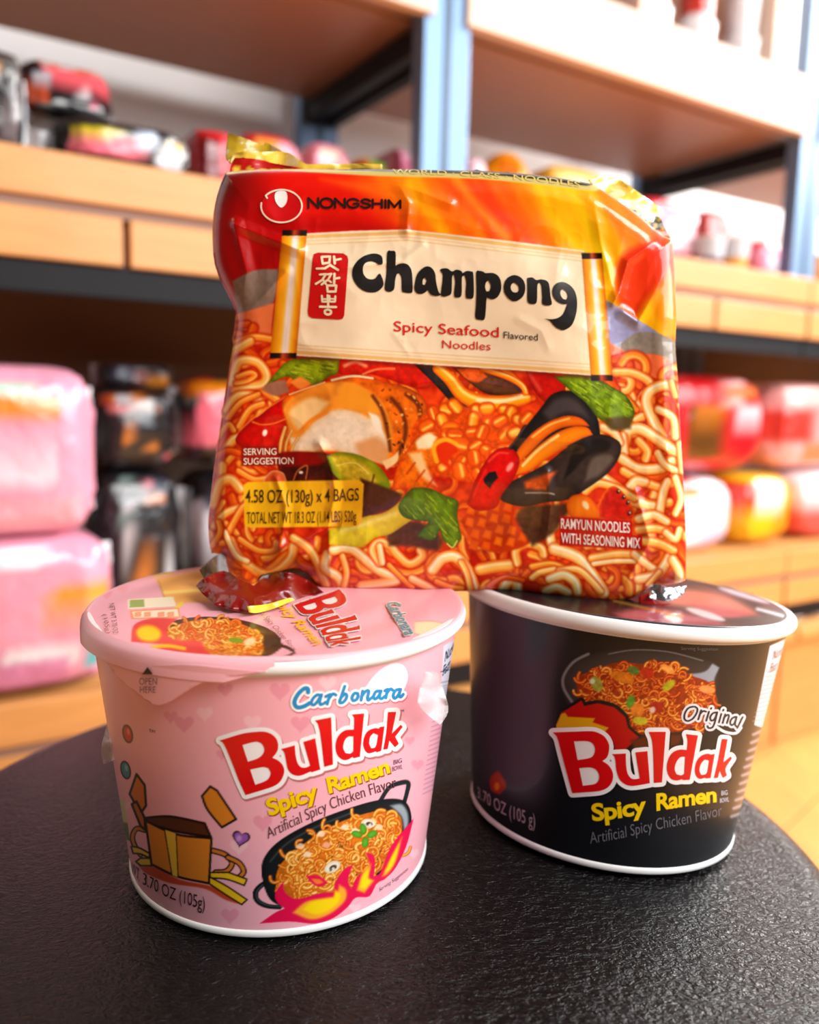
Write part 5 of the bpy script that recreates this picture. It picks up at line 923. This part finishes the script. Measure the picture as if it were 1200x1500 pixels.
k2 = (440, 355, .08); KO = [([(390, 265), (545, 260), (530, 370), (410, 390), (390, 265)], 3.4), ([(618, 262), (632, 385)], 3.8), ([(640, 325), (740, 303)], 3.2), ([(552, 410), (450, 478), (300, 480)], 3.2), ([(550, 420), (690, 505)], 3.6),
    ([(360, 590), (470, 580), (400, 690), (285, 760)], 3.1), ([(420, 690), (470, 765)], 3), ([(490, 588), (570, 575), (510, 680), (390, 772)], 3.1), ([(510, 690), (562, 728)], 3), ([(625, 578), (620, 752)], 3.6), ([(630, 665), (715, 650)], 3.2), ([(490, 790), (658, 790), (645, 900), (502, 902), (490, 790)], 3.4),
    ([(395, 978), (402, 1085), (500, 1085), (500, 968)], 3), ([(395, 1038), (500, 1038)], 2.4), ([(532, 980), (537, 1085), (635, 1085), (642, 988)], 3), ([(530, 1035), (640, 1035)], 2.4), ([(510, 1110), (510, 1175)], 3.2), ([(360, 1178), (655, 1185)], 3.4), ([(505, 1228), (555, 1252), (558, 1300), (505, 1322), (455, 1300), (452, 1252), (505, 1228)], 3.4)]
bg('seal_lettering', join(*[ribbon(sc_(p, *k2), w_, sm=(len(p) > 6), n=3) for p, w_ in KO]), (246, 224, 186), .0004)
t = np.linspace(0, 2 * math.pi, 40, endpoint=False); el = lambda cx, cy, rx, ry: np.stack([cx + rx * np.cos(t), cy + ry * np.sin(t)], 1)
bg('maker_emblem', tri_poly([el(412.5, 301.5, 29.5, 23.5)], 6.), (206, 6, 10), .0002, 'red round maker emblem')
ring = np.array([(412.5 + 30 * math.cos(q), 301.8 + 24 * math.sin(q)) for q in np.linspace(-2.45, 2 * math.pi - 2.95, 44)])
bg('emblem_ring', ribbon(np.concatenate([[(391.5, 290)], ring]), 2.3, sm=False), (248, 226, 200), .0004)
bg('emblem_drop', tri_poly([spl([(411.5, 279.5), (419, 281), (421, 289), (419, 298), (412.5, 304), (406, 299), (402.5, 290), (404, 282)], True, 4)], 5.), (248, 244, 240), .0004)
GL = {'N': (1., [[(0, 0), (0, 1)], [(0, 1), (.8, 0)], [(.8, 0), (.8, 1)]]), 'O': (1.2, [[(.5, 1), (.15, .88), (0, .5), (.15, .12), (.5, 0), (.85, .12), (1, .5), (.85, .88), (.5, 1)]]), 'G': (1.12, [[(.9, .8), (.7, .97), (.42, 1), (.12, .85), (0, .5), (.12, .15), (.42, 0), (.75, .06), (.92, .25), (.92, .45), (.55, .45)]]),
      'S': (.98, [[(.75, .82), (.55, .98), (.25, .97), (.05, .78), (.2, .57), (.6, .44), (.76, .24), (.58, .03), (.25, .0), (.02, .18)]]), 'H': (1., [[(0, 0), (0, 1)], [(.75, 0), (.75, 1)], [(0, .5), (.75, .5)]]), 'I': (.32, [[(.05, 0), (.05, 1)]]), 'M': (1.1, [[(0, 0), (0, 1)], [(0, 1), (.48, .1)], [(.48, .1), (.95, 1)], [(.95, 1), (.95, 0)]])}
gx, rb = 0., []
for ch in 'NONGSHIM':
    adv, ss = GL[ch]
    for q in ss: rb.append([(gx + px_, py_) for px_, py_ in q])
    gx += adv
gk = (586.5 - 452) / (gx - .15)
for q in rb: q[:] = [(452 + x_ * gk, 304.6 + .5 * math.sin((x_ / gx) * 3) * -1 - y_ * (14.5 - 4 * x_ / gx)) for x_, y_ in q]
bg('maker_lettering', join(*[ribbon(q, 3.5, n=3, sm=len(q) > 5) for q in rb]), (40, 18, 12))
bg('flavour_lettering', join(text_px('Spicy Seafood', [(577, 485), (650, 489), (731, 494)], (15.5, 15.5), bold=.006), text_px('Noodles', [(648, 510), (719, 513)], 12.5)), (214, 24, 16), label='red lettering')
bg('flavoured_lettering', text_px('Flavored', [(738, 495.5), (788, 499)], 10.5, bold=.002), (44, 36, 32))
bg('weight_lettering', text_px('4.58 OZ (130g) x 4 BAGS', [(360, 736), (440, 736), (526, 733)], (20, 19), bold=.006), (60, 42, 8)); bg('weight_lettering', text_px('TOTAL NET WT 18.3 OZ (1.14 LBS) 520g', [(362, 767), (440, 766), (522, 764)], (18, 17), bold=.002), (60, 42, 8))
bg('serving_lettering', join(text_px('SERVING', [(357, 666.5), (405, 666)], 10, bold=.004), text_px('SUGGESTION', [(357, 680.5), (430, 679.5)], 10, bold=.004)), (250, 226, 200))
bg('product_lettering', join(text_px('RAMYUN NOODLES', [(822, 774), (923, 780.5)], 15.5, bold=.01), text_px('WITH SEASONING MIX', [(822, 795), (938, 803)], 15.5, bold=.01)), (250, 226, 214))
bg('strip_lettering', text_px('WORLD · CLASS · NOODLES', [(575, 254), (640, 256), (700, 259), (790, 266), (850, 274)], (7, 8), bold=.004), (226, 196, 110))
# ---------------------------------------------------------------- goods on the shelves
def pack(name, bb, d, base, patches, label, cat='noodle pack', group=None, level=None, yaw=0., thick=.10, lean=0., fin=(230, 230, 235), ex=.45, seed=0):
    """pillow-shaped wrapped pack; bb = pixel box of its face, d = distance behind the rack front, patches = (u0,v0,u1,v1,colour) on the face"""
    x0, y0, x1, y1 = bb; s0, zt = rk_px(x0, (y0 + y1) / 2, d); s1, _ = rk_px(x1, (y0 + y1) / 2, d); sm_ = (s0 + s1) / 2
    xm = (x0 + x1) / 2; zt = rk_px(xm, y0, d)[1]; zb = rk_px(xm, y1, d)[1] if level is None else level
    Wd, Ht = (s1 - s0) * .94, zt - zb; c = rk(sm_, d + thick / 2, zb); root = empty(name, c, label, cat, group); r = np.random.RandomState(seed)
    nu, nv = 36, 26; th = np.linspace(-math.pi / 2, math.pi / 2, nv); ph = np.linspace(0, 2 * math.pi, nu * 2, endpoint=False)
    f = lambda q, e: np.sign(q) * np.abs(q) ** e
    U = f(np.cos(th), ex)[:, None] * f(np.cos(ph), ex)[None]; Vv = f(np.cos(th), ex)[:, None] * f(np.sin(ph), ex)[None]; Zz = np.repeat(f(np.sin(th), ex)[:, None], len(ph), 1)
    wb = 1 + .035 * np.sin(5 * ph + seed)[None] * np.cos(3 * th)[:, None] + .02 * r.randn(nv, len(ph)) * (np.abs(np.cos(th))[:, None] > .2)
    L = np.stack([U * Wd / 2 * wb, Vv * thick / 2 * wb, (Zz * .5 + .5) * Ht], -1).reshape(-1, 3); L[:, 1] += (L[:, 2]) * lean; L[:, 2] = np.maximum(L[:, 2], 0)
    col = np.tile(C3(base), (len(L), 1)); u = (U * .5 + .5).ravel(); v = 1 - (Zz * .5 + .5).ravel(); fr = (Vv.ravel() < .35)
    if base == BKc:          # small scattered print, also painted for bokeh-like spots of light
        rp = random.Random(seed); patches = patches + [(q0, q1, q0 + rp.uniform(.05, .14), q1 + rp.uniform(.04, .1), rp.choice([(150, 152, 160), (190, 90, 110), (206, 120, 40), (110, 130, 124), (206, 206, 210), (60, 64, 84)])) for q0, q1 in [(rp.random(), rp.random()) for _ in range(16)]]
    for u0, v0, u1, v1, cc in patches: k = fr & (u > u0) & (u < u1) & (v > v0) & (v < v1); col[k] = C3(cc)
    ca, sa = math.cos(yaw), math.sin(yaw); ax = np.stack([D * ca - NF * sa, -NF * ca - D * sa, ZZ]); Wp = L @ ax
    mesh('wrapper', Wp, grid_faces(nv, len(ph), True), M_goods, root, col)
    for sgn in (-1, 1):      # crimped end seals
        zz = np.linspace(.12, .88, 14); e = [];
        for q in zz: e += [(sgn * Wd * .47, .004 * math.sin(q * 60), q * Ht), (sgn * (Wd * .5 + .007), .004 * math.cos(q * 70), q * Ht)]
        E = np.array(e); E[:, 1] += E[:, 2] * lean
        fs = [(2 * i, 2 * i + 1, 2 * i + 3, 2 * i + 2) for i in range(13)]; mesh('end_seal', E @ ax, fs, M_goods, root, C3(fin))
    return root
def small_cup(name, bb, d, level, base, band, label, group=None):
    x0, y0, x1, y1 = bb; xm = (x0 + x1) / 2; s0 = rk_px(x0, (y0 + y1) / 2, d)[0]; s1 = rk_px(x1, (y0 + y1) / 2, d)[0]; R = abs(s1 - s0) / 2 * .95; h = rk_px(xm, y0, d)[1] - level
    root = empty(name, rk((s0 + s1) / 2, d + R, level), label, 'noodle cup', group); n = 48
    V, F = lathe([(R * .72, 0), (R * .76, .004)] + [(R * (.76 + .2 * q), h * q) for q in np.linspace(.05, .97, 16)], n); col = np.tile(C3(base), (len(V), 1)); z = V[:, 2] / h; col[(z > band[0]) & (z < band[1])] = C3(band[2])
    mesh('cup_wall', V, F, M_goods, root, col); V, F = lathe([(R * .96, h * .95), (R * 1.0, h * .965), (R * 1.0, h * .99), (R * .97, h), (.0005, h * .995)], n); mesh('cup_lid', V, F, M_card, root)
    return root
PK, BKc, RD, YL, WH, OR = (230, 154, 178), (26, 24, 28), (206, 20, 30), (250, 190, 20), (228, 226, 230), (246, 130, 20)
g1 = 'wrapped noodle packs on the shelves'
# lower shelf, left bay
pack('noodle_pack', (-92, 790, 182, 1030), -.01, PK, [(.5, .28, .98, .5, (246, 150, 30)), (.55, .4, .9, .52, YL), (.3, .66, .75, .8, WH), (.1, .75, .7, .98, (210, 130, 170)), (.78, .7, .9, .85, (90, 180, 190)), (.2, .06, .6, .18, (216, 236, 250))], 'pink noodle pack with orange dish, lower one of the pink stack', group=g1, level=Z1L + .001, thick=.14, seed=1)
pack('noodle_pack', (-92, 532, 152, 792), -.012, PK, [(.0, .16, .76, .28, (246, 130, 20)), (.3, .1, .5, .16, (170, 200, 180)), (.1, .36, .9, .5, (254, 226, 234)), (.2, .52, .7, .7, (252, 214, 226)), (.3, .74, .9, .92, (244, 168, 186))], 'pink noodle pack with orange stripe, on top of the pink stack', group=g1, thick=.14, seed=2)  # pale patches are highlights painted onto the wrapper
pack('noodle_pack', (134, 690, 276, 856), .135, BKc, [(.3, .2, .42, .42, (190, 186, 190)), (.3, .66, .5, .8, (206, 80, 30)), (.65, .74, .9, .86, (180, 190, 190))], 'black noodle pack at the bottom of the pile beside pink stack', group=g1, level=Z1L + .001, thick=.14, seed=3)
pack('noodle_pack', (140, 566, 264, 688), .135, BKc, [(.05, .1, .25, .24, (176, 66, 40)), (.12, .24, .36, .34, (206, 110, 110)), (.42, .14, .7, .28, (206, 206, 206)), (.15, .42, .36, .54, (160, 160, 158))], 'black noodle pack with pale print, upper middle of the black pile', group=g1, thick=.13, seed=4)
pack('noodle_pack', (272, 552, 420, 684), .135, BKc, [(.02, .05, .5, .25, (246, 150, 20)), (.1, .2, .5, .36, (236, 110, 130)), (.0, .55, .6, .78, (226, 110, 130)), (.1, .0, .3, .06, RD)], 'black noodle pack with orange and pink print half hidden by the orange bag', group=g1, thick=.13, seed=5)
pack('noodle_pack', (284, 690, 430, 870), .135, BKc, [(.0, .2, .3, .5, (200, 206, 214)), (.1, .7, .5, .9, (196, 206, 200)), (.5, .2, .9, .5, (190, 60, 80))], 'black noodle pack with white print low behind the orange bag', group=g1, level=Z1L + .001, thick=.13, seed=6)
pack('noodle_pack', (150, 530, 262, 570), .17, (30, 28, 36), [(.1, .2, .35, .7, (60, 66, 96)), (.35, .3, .55, .8, (150, 60, 40)), (.6, .4, .9, .9, (210, 140, 30))], 'thin black noodle pack lying at the back on the black pile', group=g1, thick=.1, seed=7)
# middle shelf, left bay
pack('noodle_pack', (-60, 58, 42, 232), .02, BKc, [(.3, .1, .75, .3, (220, 150, 30)), (.6, .1, .95, .3, (90, 86, 84)), (.5, .5, .85, .9, (120, 110, 112))], 'black noodle pack standing at the left edge of the middle shelf', group=g1, level=Z2 + .001, thick=.12, seed=8)
pack('noodle_pack', (34, 72, 176, 182), .06, BKc, [(.2, .02, .95, .2, (226, 96, 30)), (.2, .18, .98, .42, (226, 90, 100)), (.45, .44, 1, .56, (206, 190, 30)), (.0, .5, .25, .9, (180, 70, 40)), (.1, .3, .3, .5, (190, 196, 206))], 'black noodle pack with red and yellow print leaning on the middle shelf', group=g1, level=Z2 + .06, thick=.1, lean=.5, seed=9)
pack('noodle_pack', (82, 172, 292, 272), .0, (40, 36, 34), [(.08, .3, .46, .42, (214, 196, 20)), (.06, .55, .6, .82, (244, 120, 140)), (.5, .2, .7, .4, (190, 206, 230)), (.7, .58, .92, .9, (216, 216, 222)), (.78, .34, .92, .5, (236, 180, 30))], 'black noodle pack with yellow band and pink print on the middle shelf front', group=g1, level=Z2 + .001, thick=.16, seed=10)
pack('noodle_pack', (286, 182, 352, 275), .06, RD, [(.1, .2, .5, .9, (120, 10, 16)), (.5, .1, .9, .4, (246, 70, 80))], 'plain red noodle pack beside the yellow banded black pack', group=g1, level=Z2 + .001, thick=.14, seed=11)
pack('noodle_pack', (356, 190, 448, 300), .10, (214, 40, 50), [(.2, .1, .6, .3, (250, 150, 60)), (.6, .1, .95, .4, (246, 150, 170))], 'red noodle pack with orange print behind the gold bag seal', group=g1, level=Z2 + .001, thick=.12, seed=12)
pack('noodle_pack', (456, 204, 518, 300), .11, (246, 150, 170), [(.2, .1, .7, .25, (250, 214, 190))], 'small pink noodle pack behind the bag top', group=g1, level=Z2 + .001, thick=.1, seed=13)
pack('noodle_pack', (526, 226, 574, 310), .11, (240, 180, 60), [(.4, .0, .9, .16, (130, 210, 40)), (.0, .1, .3, .4, RD)], 'yellow noodle pack with green top behind the bag top', group=g1, level=Z2 + .001, thick=.1, seed=14)
pack('noodle_pack', (582, 212, 606, 310), .11, (226, 90, 130), [(.3, .05, .9, .2, (246, 170, 200))], 'narrow magenta pack against the near post', group=g1, level=Z2 + .001, thick=.1, seed=15)
# middle shelf, right bay
pack('noodle_pack', (690, 226, 718, 330), .05, (248, 190, 206), [(.1, .1, .9, .3, (250, 220, 226))], 'pale pink noodle pack right of the near post', group=g1, level=Z2 + .001, thick=.1, seed=16)
pack('snack_bag', (728, 212, 800, 340), .05, (240, 150, 10), [(.2, .1, .5, .5, (226, 110, 10)), (.6, .3, .9, .6, (250, 206, 60))], 'orange pointed snack bag above the bag top edge', cat='snack bag', group=g1, level=Z2 + .001, thick=.09, ex=1.0, seed=17)
pack('noodle_pack', (804, 240, 900, 350), .1, (248, 190, 60), [(.1, .1, .9, .3, (250, 220, 140))], 'yellow noodle pack hidden behind the bag corner', group=g1, level=Z2 + .001, thick=.1, seed=18)
pack('noodle_pack', (940, 288, 1032, 392), .04, (226, 110, 130), [(.0, .0, .5, .18, (226, 50, 70)), (.35, .35, .85, .75, (240, 200, 208)), (.0, .82, .9, 1., (226, 50, 80))], 'pink and white noodle pack right of the bag corner', group=g1, level=Z2 + .001, thick=.1, seed=19)
pack('noodle_pack', (1038, 306, 1074, 390), .1, (240, 110, 110), [(.1, .1, .9, .5, (250, 170, 170))], 'salmon noodle pack behind the white shelf cups', group=g1, level=Z2 + .001, thick=.08, seed=20)
small_cup('noodle_cup', (1040, 345, 1077, 395), .0, Z2 + .001, (204, 206, 214), (.0, .35, (120, 90, 100)), 'white noodle cup on the middle shelf right of the bag', 'cups on the middle shelf'); small_cup('noodle_cup', (1079, 345, 1112, 402), .0, Z2 + .001, (204, 206, 214), (.0, .4, (236, 160, 30)), 'white noodle cup with orange base on the middle shelf', 'cups on the middle shelf')
pack('noodle_pack', (1116, 350, 1146, 412), .0, (246, 140, 170), [(.0, .0, .6, .3, (240, 80, 90)), (.3, .6, .9, .95, (206, 190, 216))], 'small pink noodle pack in front of the far post', group=g1, level=Z2 + .001, thick=.08, seed=21)
small_cup('noodle_cup', (1176, 368, 1200, 416), .0, Z2 + .001, (250, 250, 252), (.0, .2, (236, 190, 60)), 'tall white noodle cup below the far post', 'cups on the middle shelf')
pack('noodle_pack', (1208, 370, 1244, 424), .0, (226, 150, 30), [(.2, .2, .8, .6, (240, 180, 60))], 'ochre noodle pack at the right edge of the middle shelf', group=g1, level=Z2 + .001, thick=.08, seed=22)
# lower shelf, right bay
pack('noodle_pack', (960, 548, 1130, 692), .05, RD, [(.25, .3, .6, .85, (96, 56, 10)), (.3, .35, .5, .6, (190, 110, 20)), (.5, .06, .75, .3, (250, 190, 190)), (.7, .3, .98, .6, (252, 214, 226)), (.6, .1, .9, .25, (246, 120, 60))], 'large red noodle pack with dark bowl print right of the bag', group=g1, thick=.14, seed=23)
pack('noodle_pack', (1140, 562, 1262, 686), .05, (246, 170, 170), [(.0, .3, .4, .7, (226, 60, 50)), (.1, .05, .7, .25, (250, 206, 200)), (.3, .7, .7, .95, (200, 130, 90))], 'pale red noodle pack at the right edge of the lower shelf', group=g1, thick=.14, seed=24)
pack('noodle_pack', (950, 702, 1082, 800), .035, (250, 244, 248), [(.0, .0, .6, .25, YL), (.3, .0, .6, .16, RD), (.5, .7, .95, .95, (240, 206, 226))], 'white noodle pack at the front of the lower right shelf', group=g1, level=Z1R + .001, thick=.16, seed=25)
pack('noodle_pack', (1092, 696, 1166, 800), .035, YL, [(.2, .1, .75, .6, (252, 240, 240)), (.6, .5, .9, .9, (236, 150, 20)), (.0, .1, .2, .5, (236, 60, 40))], 'yellow noodle pack with white print on the lower right shelf', group=g1, level=Z1R + .001, thick=.16, seed=26)
pack('noodle_pack', (1178, 692, 1270, 790), .035, (236, 90, 80), [(.0, .0, .7, .55, (250, 240, 246)), (.3, .1, .9, .3, (248, 190, 200))], 'red and white noodle pack cut by the right edge', group=g1, level=Z1R + .001, thick=.16, seed=27)
# upper shelf, right bay: pigeonhole box with cups
ZT = Z3B + .024; cbS = [rk_px(x, 60)[0] for x in (700, 942, 1140)]; cb = rk((cbS[1] + cbS[2]) / 2, .16, ZT); cub = empty('pigeonhole_box', cb, 'wooden pigeonhole box on the upper right shelf', 'box')
M_cub = mat('brown_board', S(140, 70, 26), .6, noise=(5, .08))
for s_ in cbS: box('divider', rk(s_, .15, ZT + .19), (.02, .30, .36), M_pale, cub, AX, org=cb)
box('back_board', rk((cbS[0] + cbS[2]) / 2, .305, ZT + .19), (cbS[2] - cbS[0] + .02, .01, .36), M_cub, cub, AX, org=cb); box('top_board', rk((cbS[0] + cbS[2]) / 2, .15, ZT + .38), (cbS[2] - cbS[0] + .04, .31, .02), M_pale, cub, AX, org=cb)
gc = 'cups in the pigeonhole box'
def stack(xc, wpx, d, n, colr, names):
    s_ = rk_px(xc, 60, d)[0]; R = .031 * wpx; h = .105
    for i in range(n):
        root = empty('noodle_cup', rk(s_, d + R, ZT + .001 + i * (h + .001)), names[i], 'noodle cup', gc)
        V, F = lathe([(R * .74, 0), (R * .78, .004)] + [(R * (.78 + .2 * q), h * q) for q in np.linspace(.05, .97, 14)], 40); z = V[:, 2] / h; cl = np.tile(C3(colr[i][0]), (len(V), 1)); cl[(z > .12) & (z < .75) & (np.sin(np.arctan2(V[:, 1], V[:, 0]) * 1.0 + colr[i][2]) > -.1)] = C3(colr[i][1])
        mesh('cup_wall', V, F, M_goods, root, cl); V, F = lathe([(R * .96, h * .95), (R, h * .97), (R, h * .99), (.0005, h)], 40); mesh('cup_lid', V, F, M_card, root)
stack(975, 1.0, .02, 2, [(WH, (190, 30, 16), 3.2), (WH, (180, 24, 14), 3.2)], ['white and red noodle cup, lower one beside the divider', 'white and red noodle cup stacked on the cup beside the divider'])
stack(1042, 1.05, .015, 2, [(WH, (196, 26, 18), 3.0), (WH, (190, 44, 26), 3.0)], ['white noodle cup with red side, lower one in the middle of the pigeonhole', 'white noodle cup with red side, stacked in the middle of the pigeonhole'])
stack(1108, 1.0, .01, 2, [((230, 230, 234), (226, 222, 226), 0), ((230, 230, 234), (222, 218, 224), 0)], ['plain white noodle cup, lower one beside the far post', 'plain white noodle cup stacked beside the far post'])
pack('noodle_pack', (760, -60, 814, 38), .03, (214, 60, 50), [(.2, .2, .8, .8, (190, 40, 40))], 'red noodle pack in the left pigeonhole', group=g1, level=ZT + .001, thick=.1, seed=31)
pack('noodle_pack', (822, -60, 884, 52), .03, (250, 226, 234), [(.4, .6, .95, .98, (246, 170, 190))], 'pale pink noodle pack in the left pigeonhole', group=g1, level=ZT + .001, thick=.1, seed=32)
